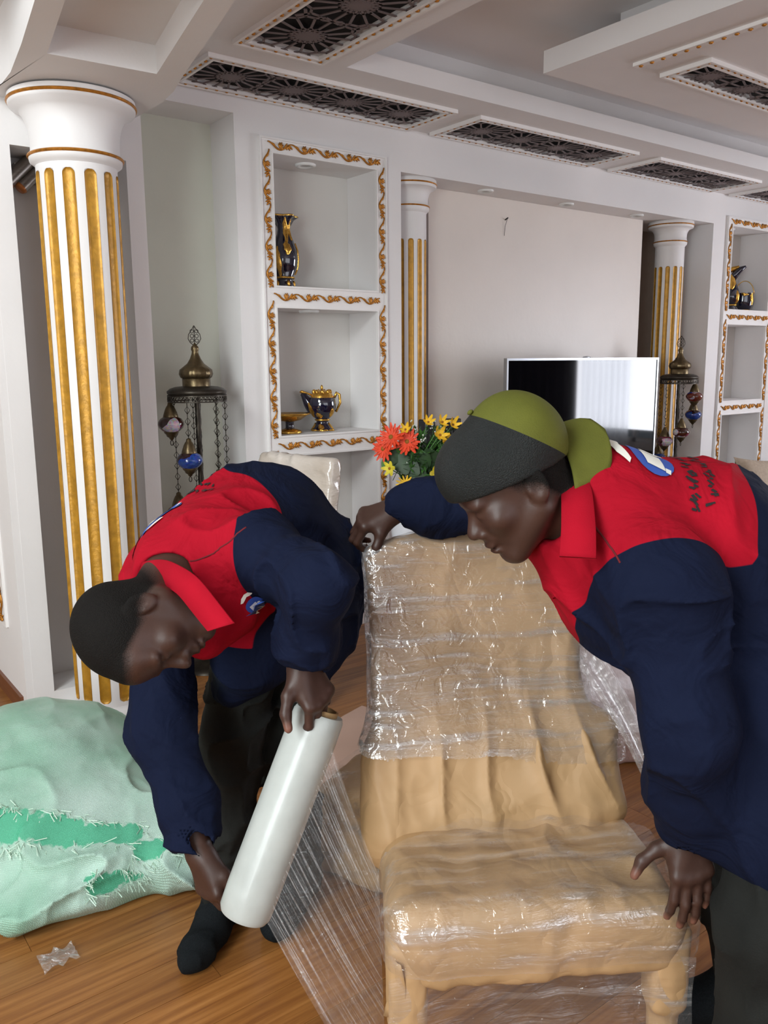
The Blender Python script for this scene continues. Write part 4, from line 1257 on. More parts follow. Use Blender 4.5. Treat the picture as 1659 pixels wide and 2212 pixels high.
def add_head(F, c, up, fwd, neck_base, s=1.0, rn=0.057):
    Bm = basis(fwd, up)
    def L(x, y, z): return np.array(c) + Bm @ (np.array((x, y, z)) * s)
    E = lambda x, y, z, a, b, d, k=0.02, R=None: F.u(Ell(L(x, y, z), (a * s, b * s, d * s), Bm if R is None else Bm @ np.array(R)), k * s)
    F.chain([L(0, -0.025, -0.03), np.array(neck_base)], [rn * s, (rn + 0.006) * s], 0.03)
    E(0, -0.014, 0.036, 0.077, 0.099, 0.086, 0.03)
    E(0, 0.030, -0.030, 0.061, 0.066, 0.082, 0.03)
    for sx in (-1, 1):
        F.cone(L(sx * 0.052, -0.005, -0.050), L(sx * 0.018, 0.066, -0.095), 0.026 * s, 0.021 * s, 0.02)
        E(sx * 0.040, 0.062, -0.022, 0.026, 0.024, 0.022, 0.02)
        E(sx * 0.030, 0.080, 0.017, 0.026, 0.014, 0.010, 0.015)
    E(0, 0.070, -0.098, 0.024, 0.022, 0.019, 0.02)
    E(0, 0.062, 0.045, 0.055, 0.032, 0.040, 0.02)
    for sx in (-1, 1):
        F.cut(Ell(L(sx * 0.031, 0.098, -0.002), (0.017 * s, 0.014 * s, 0.011 * s), Bm), 0.012)
        E(sx * 0.031, 0.079, -0.003, 0.0135, 0.0125, 0.0115, 0.004)
    F.cone(L(0, 0.084, 0.004), L(0, 0.108, -0.030), 0.0085 * s, 0.0125 * s, 0.010)
    for sx in (-1, 1): E(sx * 0.0145, 0.096, -0.036, 0.0115, 0.013, 0.0095, 0.006)
    E(0, 0.088, -0.052, 0.026, 0.014, 0.014, 0.012)
    E(0, 0.0955, -0.0625, 0.023, 0.0115, 0.0065, 0.005)
    E(0, 0.0925, -0.0755, 0.020, 0.0115, 0.0075, 0.005)
    F.cut(Ell(L(0, 0.106, -0.069), (0.024 * s, 0.014 * s, 0.0016 * s), Bm), 0.003)
    for sx in (-1, 1):
        t = 0.35
        R = np.array([[1, 0, 0], [0, math.cos(.25), -math.sin(.25)], [0, math.sin(.25), math.cos(.25)]]) @ np.array([[math.cos(t), sx * math.sin(t) * -1, 0], [sx * math.sin(t), math.cos(t), 0], [0, 0, 1]])
        E(sx * 0.079, -0.014, -0.010, 0.0085, 0.020, 0.032, 0.006, R)
        F.cut(Ell(L(sx * 0.0885, -0.010, -0.008), (0.007 * s, 0.012 * s, 0.021 * s), Bm @ R), 0.004)
        E(sx * 0.078, 0.000, -0.012, 0.005, 0.005, 0.008, 0.004)
    return Bm
def add_hand(F, o, fwd, dorsal, side, curls, thumb, spread=0.10, s=1.0, palm_pts=None):
    """side +1: left hand, -1: right hand.  curls: per finger (mcp, pip, dip) degrees towards the palm"""
    f, d = nz(fwd), np.array(dorsal, float)
    d = nz(d - f * (d @ f))
    x = np.cross(f, d) * side          # towards the thumb
    o = np.array(o, float)
    P = lambda a, b, c: o + (x * a + f * b + d * c) * s
    lens = [(.044, .027, .021), (.049, .031, .022), (.046, .029, .021), (.036, .021, .019)]
    xs = [.030, .010, -.010, -.028]
    ys = [.088, .092, .087, .077]
    for i in range(4):
        F.cone(P(xs[i] * .55, .008, 0), P(xs[i], ys[i], 0), .0165 * s, .0125 * s, .016)
        ang = 0; sp = spread * (1.5 - i) / 1.5
        p = P(xs[i], ys[i], 0)
        fd = nz(f * math.cos(sp) + x * math.sin(sp))
        r0 = .0105 if i < 3 else .0092
        F.u(Ell(p + d * .002, (.0115 * s,) * 3), .008)
        for j in range(3):
            ang += math.radians(curls[i][j])
            q = p + (fd * math.cos(ang) - d * math.sin(ang)) * lens[i][j] * s
            F.cone(p, q, (r0 - j * .0011) * s, (r0 - (j + 1) * .0011) * s, .004)
            p = q
        TIPS.append(p)
    F.cone(P(.012, .02, -.004), P(.026, .060, -.010), .019 * s, .016 * s, .02)     # ball of the thumb side
    p = P(.020, .022, -.006)
    for j, (l, r0, r1) in enumerate(((.046, .0165, .0130), (.035, .0125, .0110), (.029, .0110, .0088))):
        v = thumb[j]
        q = p + nz(x * v[0] + f * v[1] + d * v[2]) * l * s
        F.cone(p, q, r0 * s, r1 * s, .008 if j else .016)
        p = q
    TIPS.append(p)
TIPS = []
def V3(r, u, t): return np.array(CR) * r + np.array(CU) * u - np.array(_f) * t     # right / up / towards the viewer
def hair_mask(V, c, Bm, s=1.0):
    q = (V - np.array(c)) @ Bm / s
    zh = np.interp(q[:, 1], [-.1, -.045, -.02, .015, .045, .085], [-.075, -.065, -.015, .005, .055, .074])
    m = q[:, 2] - zh
    far = np.linalg.norm(q, axis=1) > 0.15
    m[far] = -0.1
    return m
def palm_mask(V, tips):
    m = np.zeros(len(V))
    for t in tips:
        d = np.linalg.norm(V - t, axis=1)
        m = np.maximum(m, np.clip(1.25 - d / 0.016, 0, 1) * .8)
    return m
def body_mesh(name, F, parent, c, Bm, tips, h=0.0045, s=1.0):
    Vv, Ff = F.mesh(h)
    return np_mesh(name, Vv, Ff, SKIN, parent, attrs={'hair': hair_mask(Vv, c, Bm, s), 'palm': palm_mask(Vv, tips)})
def cloth_noise(amp, sc, seed=0.0, warp=0.35, an=(1, 1, 1)):
    an = np.array(an, np.float32)
    def f(p):
        q = p * an * sc + seed
        w = np.stack([vnoise(q * .5 + 11), vnoise(q * .5 + 23), vnoise(q * .5 + 37)], 1)
        q = q + w * warp * 4
        r1 = 1 - np.abs(2 * vnoise(q) - 1); r2 = 1 - np.abs(2 * vnoise(q * 1.9 + 5) - 1)
        gate = smoothstep(.35, .65, vnoise(p * 3.1 + seed * 2))
        return -amp * ((r1 ** 5) * 1.5 + (r2 ** 4) * .7 * gate - .35)
    return f

# ---------------- person A: bending to the left, holding the film roll
HDA = W(303, 1352, 1.60)
upA, fwA = V3(-.74, -.50, .46), V3(.60, -.76, .20)
P_A = W(632, 1240, 2.13); M_A = W(540, 1158, 2.02); N_A = W(432, 1215, 1.84)
SLA, ELA, WLA = W(565, 1195, 1.73), W(690, 1270, 1.57), W(652, 1428, 1.69)
SRA, ERA, WRA = W(350, 1235, 1.96), W(352, 1570, 1.88), W(430, 1840, 1.79)
HRA, KRA, ARA = W(565, 1270, 2.08), W(505, 1570, 2.12), W(478, 1915, 2.235)
HLA, KLA, ALA = W(672, 1270, 2.20), W(622, 1590, 2.25), W(645, 1905, 2.36)
NB_A = W(372, 1262, 1.73)
fA = nz(np.array((-.80, -.60, 0)))
fg = np.array(ARA); footA = np.array((fg[0], fg[1], 0.0))
person_a = empty('person', ((ARA[0] + ALA[0]) / 2, (ARA[1] + ALA[1]) / 2, 0), 'bending person in red and navy work jacket holding the white film roll', 'person', 'movers wrapping the chair')
B = Field()
B.chain([P_A, M_A, N_A], [.115, .125, .12], .06)
B.cone(N_A, NB_A, .075, .062, .04)
B.chain([N_A, SLA], [.09, .065], .04); B.chain([N_A, SRA], [.09, .065], .04)
TIPS = []
BmA = add_head(B, HDA, upA, fwA, NB_A)
B.chain([SLA, ELA, WLA], [.052, .042, .029], .02); B.chain([SRA, ERA, WRA], [.052, .042, .030], .02)
B.chain([HRA, KRA, ARA], [.085, .056, .040], .03); B.chain([HLA, KLA, ALA], [.085, .056, .040], .03)
def add_foot(F, ank, d, yaw=0):
    a = np.array(ank); d = nz(np.array((d[0], d[1], 0)))
    F.cone(a, np.array((a[0], a[1], .045)) - d * .045, .036, .040, .03)
    heel = np.array((a[0], a[1], .036)) - d * .045
    F.chain([heel, heel + d * .11, heel + d * .185, heel + d * .225], [.036, .037, .036, .026], .03)
    F.cone(a, heel + d * .12 + np.array((0, 0, .012)), .036, .034, .03)
add_foot(B, (ARA[0], ARA[1], .09), fA); add_foot(B, (ALA[0], ALA[1], .09), fA)
ROT, ROB = W(690, 1540, 1.735), W(528, 1972, 1.70)      # film roll axis
axr = nz(ROB - ROT)
add_hand(B, WLA, V3(.42, -.88, .05), V3(.55, .35, .72), 1, [(35, 50, 30), (40, 45, 30), (45, 50, 30), (50, 50, 30)], [(.75, .55, -.1), (.55, .85, -.15), (.25, .95, -.05)])
add_hand(B, WRA, V3(.30, -.93, .12), V3(-.62, -.15, .72), -1, [(20, 60, 40), (25, 62, 40), (30, 65, 40), (35, 65, 40)], [(.5, .8, -.25), (.25, .95, -.25), (.1, .95, -.2)])
tipsA = list(TIPS)
body_a = body_mesh('body', B, person_a, HDA, BmA, tipsA)
# jacket
J = Field()
BACK = W(560, 1080, 2.0)
J.chain([W(665, 1255, 2.16), P_A, M_A, N_A], [.140, .150, .145, .122], .09)
J.cone(W(672, 1200, 2.12), W(590, 1130, 2.05), .110, .125, .06)
J.cone(N_A, W(392, 1245, 1.76), .118, .088, .05)
J.chain([W(668, 1250, 2.16), W(676, 1370, 2.17), W(668, 1465, 2.14)], [.105, .090, .045], .06)
J.chain([W(610, 1270, 2.0), W(545, 1420, 2.02), W(505, 1490, 2.04)], [.115, .080, .040], .06)
J.chain([N_A, SLA, ELA, ELA * .35 + WLA * .65, ELA * .12 + WLA * .88], [.10, .078, .060, .054, .053], .04)
J.chain([N_A, SRA, ERA, ERA * .4 + WRA * .6, ERA * .13 + WRA * .87], [.10, .080, .064, .057, .056], .04)
J.cone(W(475, 1315, 1.78), W(440, 1375, 1.74), .075, .045, .05)     # chest hanging forward
J.cut(Cone(ELA * .10 + WLA * .90, WLA + (WLA - ELA) * .2, .050, .056), .006)
J.cut(Cone(ERA * .12 + WRA * .88, WRA + (WRA - ERA) * .2, .047, .056), .006)
J.cut(Ell(HDA - BmA[:, 2] * .0 , (.112, .112, .12)), .012)
J.cut(Cone(NB_A + (HDA - NB_A) * .1, HDA, .073, .09), .015)
J.disp = cloth_noise(.009, 8.5, 1.0, an=(1, 1, .75)); J.dmax = .018
Vj, Fj = J.mesh(.0055)
axA = nz(P_A - N_A)
latL = nz(SLA - SRA)
s1 = .125 - (Vj - N_A) @ nz(axA * .85 + np.array((0, 0, .1)))
def sleeve_cut(V, S, E, lim, rad):
    d = nz(E - S); t = (V - S) @ d
    perp = np.linalg.norm((V - S) - t[:, None] * d, axis=1)
    return np.where(perp < rad, lim - t, 1.0)
s2 = .165 - (Vj - N_A) @ nz(latL + axA * .35)
s3 = sleeve_cut(Vj, SRA, ERA, .05, .14)
yA = np.minimum(np.minimum(np.minimum(s1, s2), s3), Vj[:, 2] - (N_A[2] - .215))
VjA, FjA = Vj, Fj
jac_a = np_mesh('jacket', Vj, Fj, JACKET, person_a, attrs={'yoke': yA})
# trousers
T = Field()
T.chain([P_A, HRA, KRA, KRA * .45 + ARA * .55, ARA * .96 + KRA * .04], [.125, .100, .078, .070, .062], .03)
T.chain([P_A, HLA, KLA, KLA * .45 + ALA * .55, ALA * .96 + KLA * .04], [.125, .100, .078, .070, .062], .03)
T.disp = cloth_noise(.010, 10.0, 4.0); T.dmax = .015
Vt, Ft = T.mesh(.006)
np_mesh('trousers', Vt, Ft, MATS['black_trouser'], person_a)
for an in (ARA, ALA):
    S = Field()
    add_foot(S, (an[0], an[1], .13), fA)
    for op, pr, k in S.ops: pr.ra += .0045; pr.rb += .0045
    S.disp = cloth_noise(.003, 16, 2.0); S.dmax = .006
    Vs, Fs = S.mesh(.005); Vs[:, 2] = np.maximum(Vs[:, 2], 0.0)
    np_mesh('sock', Vs, Fs, MATS['black_sock'], person_a)
# collar: a folded band around the neck
def band(name, pts, width_dirs, w0, w1, t, mat, parent, n=28):
    """soft strip through pts; width_dirs per point; rounded, with thickness"""
    pts = np.array(pts, float); wd = np.array([nz(v) for v in width_dirs])
    tt = np.linspace(0, len(pts) - 1, n)
    def ip(a): return np.stack([np.interp(tt, range(len(pts)), a[:, k]) for k in range(3)], 1)
    def sm(a):
        for _ in range(3): a[1:-1] = (a[:-2] + 2 * a[1:-1] + a[2:]) / 4
        return a
    c = sm(ip(pts)); d = sm(ip(wd)); d /= np.linalg.norm(d, axis=1)[:, None]
    tan = np.gradient(c, axis=0); nn = np.cross(tan, d); nn /= np.linalg.norm(nn, axis=1)[:, None]
    ws = np.linspace(w0, w1, n) if not callable(w0) else np.array([w0(x) for x in np.linspace(0, 1, n)])
    prof = [(-.5, 0), (-.48, .5), (0, .62), (.48, .5), (.5, 0), (.48, -.5), (0, -.4), (-.48, -.5)]
    rows = [[c[i] + d[i] * u * ws[i] + nn[i] * v * t for u, v in prof + prof[:1]] for i in range(n)]
    mb = MB().grid(rows)
    k = len(prof) + 1
    mb.f.append(tuple(range(k - 1))); mb.f.append(tuple((n - 1) * k + j for j in range(k - 1))[::-1])
    return mb.build(name, mat, parent, True)
# ---------------- person B: leaning in from the right with a backwards cap
HDB = W(1108, 1040, 1.44)
upB, fwB = V3(-.56, .80, .18), V3(-.78, -.62, .02)
N_B = W(1290, 1120, 1.53); NB_B = W(1225, 1085, 1.49)
M_B = W(1490, 1195, 1.58); P_B = W(1730, 1370, 1.63)
SLB, ELB, WLB = W(1425, 1265, 1.38), W(1490, 1570, 1.37), W(1492, 1785, 1.53)
SRB, ERB, WRB = W(1265, 1055, 1.78), W(1085, 1092, 1.93), W(858, 1098, 2.00)
person_b = empty('person', (1.62, 0.66, 0), 'person in a backwards green cap leaning over the paper wrapped chair', 'person', 'movers wrapping the chair')
HLB, KLB, ALB = np.array((1.47, .70, .92)), np.array((1.325, .64, .52)), np.array((1.35, .63, .10))
HRB, KRB, ARB = np.array((1.66, .86, .92)), np.array((1.62, .88, .50)), np.array((1.68, .86, .10))
fB = nz(np.array((-.797, .604, 0)))
B = Field()
B.chain([P_B, M_B, N_B], [.12, .125, .11], .06)
B.cone(N_B, NB_B, .072, .060, .04)
B.chain([N_B, SLB], [.09, .065], .04); B.chain([N_B, SRB], [.09, .065], .04)
TIPS = []
BmB = add_head(B, HDB, upB, fwB, NB_B)
B.chain([SLB, ELB, WLB], [.055, .045, .031], .02); B.chain([SRB, ERB, WRB], [.052, .043, .029], .02)
for h_, k_, a_ in ((HLB, KLB, ALB), (HRB, KRB, ARB)): B.chain([P_B, h_, k_, a_], [.11, .085, .056, .042], .03)
add_foot(B, ALB, fB); add_foot(B, ARB, fB)
add_hand(B, WLB, V3(.0, -1, .10), V3(.10, .12, .98), 1, [(12, 18, 12), (10, 15, 10), (8, 14, 10), (8, 12, 10)], [(.85, .45, -.2), (.75, .62, -.15), (.45, .85, -.1)], spread=.06)
add_hand(B, WRB, V3(-.93, -.32, .05), V3(-.15, .78, .60), -1, [(48, 62, 35), (48, 62, 35), (50, 62, 35), (55, 60, 35)], [(.55, .75, -.3), (.5, .6, -.65), (.35, .55, -.8)])
tipsB = list(TIPS)
body_mesh('body', B, person_b, HDB, BmB, tipsB)
J = Field()
J.chain([W(1760, 1420, 1.62), P_B, M_B, N_B], [.165, .165, .150, .125], .09)
J.cone(N_B, W(1258, 1105, 1.50), .112, .092, .04)
J.chain([P_B, W(1710, 1560, 1.54), W(1695, 1745, 1.50)], [.17, .16, .155], .08)
J.chain([M_B, W(1560, 1400, 1.56), W(1640, 1560, 1.58)], [.13, .13, .14], .08)
J.chain([N_B, W(1330, 1290, 1.52), W(1420, 1370, 1.53)], [.11, .082, .09], .07)
J.chain([N_B, SLB, ELB, ELB * .4 + WLB * .6, ELB * .08 + WLB * .92], [.112, .092, .070, .062, .060], .05)
J.chain([N_B, SRB, ERB, ERB * .4 + WRB * .6, ERB * .12 + WRB * .88], [.105, .080, .060, .052, .050], .05)
J.cut(Cone(ELB * .06 + WLB * .94, WLB + (WLB - ELB) * .2, .055, .062), .006)
J.cut(Cone(ERB * .10 + WRB * .90, WRB + (WRB - ERB) * .2, .040, .048), .006)
J.cut(Ell(HDB, (.113, .113, .12)), .012)
J.cut(Cone(NB_B + (HDB - NB_B) * .1, HDB, .071, .09), .015)
J.disp = cloth_noise(.009, 7.5, 9.0, an=(1, 1, .75)); J.dmax = .018
Vj, Fj = J.mesh(.0055)
axB = nz(M_B - N_B); latB = nz(SLB - SRB)
s1 = .205 - (Vj - N_B) @ axB
s2 = .165 - (Vj - N_B) @ nz(latB + np.array((0, 0, -.55)) + axB * .1)
s3 = .24 + (Vj - N_B) @ nz(latB)
s4 = (Vj - N_B)[:, 2] + .245
yB = np.minimum(np.minimum(s1, s2), np.minimum(s3, s4))
VjB, FjB = Vj, Fj
jac_b = np_mesh('jacket', Vj, Fj, JACKET, person_b, attrs={'yoke': yB})
T = Field()
for h_, k_, a_ in ((HLB, KLB, ALB), (HRB, KRB, ARB)):
    T.chain([P_B, h_, k_, k_ * .45 + a_ * .55, a_ * .95 + k_ * .05], [.13, .105, .084, .075, .068], .03)
T.disp = cloth_noise(.009, 8.0, 14.0); T.dmax = .015
Vt, Ft = T.mesh(.006)
np_mesh('trousers', Vt, Ft, MATS['black_trouser'], person_b)
for an in (ALB, ARB):
    S = Field(); add_foot(S, (an[0], an[1], .13), fB)
    for op, pr, k in S.ops: pr.ra += .0045; pr.rb += .0045
    Vs, Fs = S.mesh(.006); Vs[:, 2] = np.maximum(Vs[:, 2], 0.0)
    np_mesh('sock', Vs, Fs, MATS['black_sock'], person_b)
# cap worn backwards: mesh panels over the forehead, green panel and brim at the back
M('olive_cap', '54561c', 0.8, var=0.12, scale=14, bump=0.15, bscale=400, spec=0.25)
m = M('cap_mesh', '0a100f', 0.6, var=0.5, scale=420, bump=0.5, bscale=600, stretch=(1, 1, 1), spec=0.4)
def LB(x, y, z): return HDB + BmB @ np.array((x, y, z))
Cp = Field()
Cp.u(Ell(LB(0, -.012, .040), (.0905, .117, .092), BmB), .02)
Cp.u(Ell(LB(0, -.052, .070), (.078, .066, .068), BmB), .03)
Cp.u(Ell(LB(0, .045, .065), (.07, .060, .055), BmB), .03)
tilt = nz(BmB @ np.array((0, -.26, 1.0)))
Cp.keep(Half(LB(0, 0, .010), -tilt), .004)
Cp.cut(Ell(LB(0, -.012, .035), (.083, .108, .086), BmB), .004)
Vc, Fc = Cp.mesh(.0042)
def submesh(V, F, mask, name, mat, parent):
    f = F[mask]; u, inv = np.unique(f, return_inverse=True)
    return np_mesh(name, V[u], inv.reshape(f.shape), mat, parent)
def split_cap(inner, name, mat, parent):
    bm = bmesh.new(); vs = [bm.verts.new(v) for v in Vc]
    for f in Fc: bm.faces.new([vs[i] for i in f])
    no = BmB @ nz((0, 1, -.55)); co = LB(0, -.085, .0)
    bmesh.ops.bisect_plane(bm, geom=bm.verts[:] + bm.edges[:] + bm.faces[:], plane_co=co, plane_no=no, clear_outer=not inner, clear_inner=inner)
    bm.verts.index_update()
    v = [tuple(x.co) for x in bm.verts]; f = [tuple(x.index for x in q.verts) for q in bm.faces]; bm.free()
    return mk(name, v, f, mat, parent, True)
cap = split_cap(True, 'cap', MATS['cap_mesh'], person_b)
split_cap(False, 'front_panel', MATS['olive_cap'], cap)
# brim: curved tongue
rows = []
for i in range(15):
    v = i / 14
    row = []
    for j in range(19):
        u = -1 + 2 * j / 18
        x = u * .088 * math.sqrt(max(0, 1 - (v * .93) ** 4)) * (1 if v < .5 else math.sqrt(max(0.02, 1 - ((v - .5) / .53) ** 2)) ** .7)
        y = -.104 - .080 * v + .040 * u * u * (1 - v)
        z = -.010 - .030 * v - .030 * (x / .08) ** 2
        ro = .55
        x, z = x * math.cos(ro) - (z - .02) * math.sin(ro), .02 + x * math.sin(ro) + (z - .02) * math.cos(ro)
        row.append(LB(x - .01, y, z + .012))
    rows.append(row)
mb = MB().grid(rows)
br = mb.build('brim', MATS['olive_cap'], cap, True)
md = br.modifiers.new('thickness', 'SOLIDIFY'); md.thickness = 0.004; md.offset = 0
mb = MB(); mb.ell(LB(0, -.012, .141), (.006, .006, .004), Matrix(BmB.tolist()), 8, 5); mb.build('button', MATS['olive_cap'], cap, True)
# open collar flaps and placket
def flap(name, pts, wdir, w0, w1, parent, t=.007): return band(name, pts, wdir, w0, w1, t, MATS['red_cloth'], parent)
flap('collar', [W(1195, 1020, 1.60), W(1225, 1012, 1.50), W(1246, 1060, 1.40), W(1250, 1140, 1.345), W(1248, 1205, 1.33)], [V3(.2, 1, 0), V3(.6, .7, .2), V3(1, .15, .2), V3(1, 0, .25), V3(1, -.05, .25)], .045, .058, person_b)
flap('collar', [W(1185, 1060, 1.62), W(1180, 1130, 1.60), W(1190, 1200, 1.56), W(1215, 1290, 1.50)], [V3(1, .2, .2)] * 4, .04, .035, person_b)
flap('collar', [W(268, 1262, 1.80), W(300, 1240, 1.74), W(350, 1232, 1.64), W(405, 1262, 1.555), W(450, 1320, 1.53), W(478, 1355, 1.52)], [V3(0, 1, 0), V3(.1, 1, .1), V3(.3, .9, .2), V3(.7, .6, .2), V3(.9, .4, .2), V3(.95, .3, .2)], .05, .055, person_a)

# ------------------------------------------------------------------ paper wrapped dining chair
WD, DD = nz((.85, -.53, 0)), nz((.53, .85, 0))
FL = np.array((.845, 1.095, 0))
UPZ = np.array((0, 0, 1.0))
def CP(a, b, z): return FL + WD * a + DD * b + UPZ * z
CHW = .57
CRM = np.stack([WD, DD, UPZ], 1)
def paper_material():
    m = bpy.data.materials.new('kraft_paper'); m.use_nodes = True
    nt = m.node_tree; b = nt.nodes['Principled BSDF']
    tc = nt.nodes.new('ShaderNodeTexCoord')
    n = nt.nodes.new('ShaderNodeTexNoise'); n.inputs['Scale'].default_value = 5; n.inputs['Detail'].default_value = 5
    nt.links.new(tc.outputs['Object'], n.inputs['Vector'])
    r = nt.nodes.new('ShaderNodeValToRGB'); e = r.color_ramp.elements
    e[0].position, e[0].color = .3, lin('9a7a52'); e[1].position, e[1].color = .7, lin('b39068')
    nt.links.new(n.outputs['Fac'], r.inputs[0]); nt.links.new(r.outputs[0], b.inputs['Base Color'])
    b.inputs['Roughness'].default_value = .62
    n3 = nt.nodes.new('ShaderNodeTexNoise'); n3.inputs['Scale'].default_value = 8; n3.inputs['Detail'].default_value = 2; n3.inputs['Distortion'].default_value = .6
    nt.links.new(tc.outputs['Object'], n3.inputs['Vector'])
    sb = nt.nodes.new('ShaderNodeMath'); sb.operation = 'SUBTRACT'; sb.inputs[1].default_value = .5; nt.links.new(n3.outputs['Fac'], sb.inputs[0])
    ab = nt.nodes.new('ShaderNodeMath'); ab.operation = 'ABSOLUTE'; nt.links.new(sb.outputs[0], ab.inputs[0])
    mr = nt.nodes.new('ShaderNodeMapRange'); mr.inputs[2].default_value = .10; nt.links.new(ab.outputs[0], mr.inputs[0])
    ad = nt.nodes.new('ShaderNodeMath'); nt.links.new(mr.outputs[0], ad.inputs[0]); nt.links.new(n.outputs['Fac'], ad.inputs[1])
    bp = nt.nodes.new('ShaderNodeBump'); bp.inputs['Strength'].default_value = .18; bp.inputs['Distance'].default_value = .012
    nt.links.new(ad.outputs[0], bp.inputs['Height']); nt.links.new(bp.outputs[0], b.inputs['Normal'])
    MATS['kraft_paper'] = m
    return m
PAPER = paper_material()
def film_material(name, ang, scale, base=.10, streak=.5, tint=(1, 1, 1), white=.25, rough=.12, edge=None, warp=.05):
    """stretch film: mostly clear, with glossy drawn-out streaks"""
    m = bpy.data.materials.new(name); m.use_nodes = True
    nt = m.node_tree; out = nt.nodes['Material Output']; nt.nodes.remove(nt.nodes['Principled BSDF'])
    geo = nt.nodes.new('ShaderNodeNewGeometry')
    vr = nt.nodes.new('ShaderNodeVectorRotate'); vr.rotation_type = 'Z_AXIS'; vr.inputs['Angle'].default_value = ang
    nt.links.new(geo.outputs['Position'], vr.inputs['Vector'])
    mp = nt.nodes.new('ShaderNodeMapping'); mp.inputs['Scale'].default_value = scale
    nw = nt.nodes.new('ShaderNodeTexNoise'); nw.inputs['Scale'].default_value = 4
    nt.links.new(vr.outputs[0], nw.inputs['Vector'])
    wv = nt.nodes.new('ShaderNodeVectorMath'); wv.operation = 'MULTIPLY_ADD'; wv.inputs[1].default_value = (warp, warp, warp)
    nt.links.new(nw.outputs['Color'], wv.inputs[0]); nt.links.new(vr.outputs[0], wv.inputs[2])
    nt.links.new(wv.outputs[0], mp.inputs[0])
    n = nt.nodes.new('ShaderNodeTexNoise'); n.inputs['Scale'].default_value = 1; n.inputs['Detail'].default_value = 5; n.inputs['Roughness'].default_value = .6
    nt.links.new(mp.outputs[0], n.inputs['Vector'])
    mr = nt.nodes.new('ShaderNodeMapRange'); mr.inputs[1].default_value, mr.inputs[2].default_value = .50, .74
    mr.inputs[3].default_value, mr.inputs[4].default_value = base, streak
    nt.links.new(n.outputs['Fac'], mr.inputs[0])
    fac = mr.outputs[0]
    if edge:      # film bunches up towards one side
        sx = nt.nodes.new('ShaderNodeSeparateXYZ'); nt.links.new(vr.outputs[0], sx.inputs[0])
        er = nt.nodes.new('ShaderNodeMapRange'); er.inputs[1].default_value, er.inputs[2].default_value = edge[0], edge[1]
        er.inputs[3].default_value, er.inputs[4].default_value = edge[2], 1.0
        nt.links.new(sx.outputs[0], er.inputs[0])
        mu = nt.nodes.new('ShaderNodeMath'); mu.operation = 'MULTIPLY'; mu.use_clamp = True
        nt.links.new(fac, mu.inputs[0]); nt.links.new(er.outputs[0], mu.inputs[1]); fac = mu.outputs[0]
    bp = nt.nodes.new('ShaderNodeBump'); bp.inputs['Strength'].default_value = .9; bp.inputs['Distance'].default_value = .01
    nc = nt.nodes.new('ShaderNodeTexNoise'); nc.inputs['Scale'].default_value = 26; nc.inputs['Detail'].default_value = 2; nc.inputs['Distortion'].default_value = 1.5
    nt.links.new(vr.outputs[0], nc.inputs['Vector'])
    hh = nt.nodes.new('ShaderNodeMath'); hh.operation = 'MULTIPLY_ADD'; hh.inputs[1].default_value = .8
    nt.links.new(nc.outputs['Fac'], hh.inputs[0]); nt.links.new(n.outputs['Fac'], hh.inputs[2])
    nt.links.new(hh.outputs[0], bp.inputs['Height'])
    t = nt.nodes.new('ShaderNodeBsdfTransparent'); t.inputs[0].default_value = (*tint, 1)
    g = nt.nodes.new('ShaderNodeBsdfGlossy'); g.inputs['Roughness'].default_value = rough
    nt.links.new(bp.outputs[0], g.inputs['Normal'])
    d = nt.nodes.new('ShaderNodeBsdfDiffuse'); d.inputs[0].default_value = (.85, .85, .85, 1)
    gd = nt.nodes.new('ShaderNodeMixShader'); gd.inputs[0].default_value = white
    nt.links.new(g.outputs[0], gd.inputs[1]); nt.links.new(d.outputs[0], gd.inputs[2])
    mx = nt.nodes.new('ShaderNodeMixShader')
    nt.links.new(fac, mx.inputs[0]); nt.links.new(t.outputs[0], mx.inputs[1]); nt.links.new(gd.outputs[0], mx.inputs[2])
    nt.links.new(mx.outputs[0], out.inputs[0])
    MATS[name] = m
    return m
A_W = math.atan2(.53, .85)
film_material('film_back', A_W, (2.2, 40, 55), .16, .70, white=.32, rough=.09, edge=(float(FL @ WD) - .05, float(FL @ WD) + .14, 2.2))
film_material('film_seat', A_W, (3, 30, 45), .12, .65, white=.3, rough=.08)
chair = empty('dining_chair', (FL[0] + WD[0] * .28 + DD[0] * .25, FL[1] + WD[1] * .28 + DD[1] * .25, 0), 'dining chair wrapped in brown kraft paper and shiny clear stretch film', 'chair')
# backrest frame: leaning back
b0, b1 = CP(CHW / 2 - .012, .315, .42), CP(CHW / 2 - .065, .605, 1.115)
bu = nz(b1 - b0); bn = np.cross(WD, bu)          # bn points back
BRM = np.stack([WD, bn, bu], 1)
def back_field(off=0.0):
    Fb = Field()
    Fb.u(Box(b0 + bu * .35, (.247 + off, .034 + off, .355 + off), BRM, .03), .02)
    Fb.u(Box(b0 + bu * .14 + WD * .012, (.290 + off, .044 + off, .11 + off), BRM, .04), .10)
    Fb.u(Ell(b0 + bu * .69 + WD * .02, (.225 + off, .034 + off, .045 + off), BRM), .03)
    return Fb
def crumple(amp, sc, seed):
    def f(p):
        q = (p - FL) @ CRM
        w = np.stack([vnoise(p * 5 + seed), vnoise(p * 5 + seed + 9), vnoise(p * 5 + seed + 17)], 1)
        big = (np.abs(2 * vnoise(q * np.array((sc * 1.5, sc * 1.2, sc * .55)) + w * 1.2 + seed) - 1) - .5)
        sm = (np.abs(2 * vnoise(q * np.array((sc * 2.6, sc * 2.6, sc * 1.7)) + w * 1.6 + seed * 3) - 1) - .5)
        return amp * (big * 1.1 + sm * .5)
    return f
Fb = back_field(); _cr = crumple(.015, 5.5, 2.0)
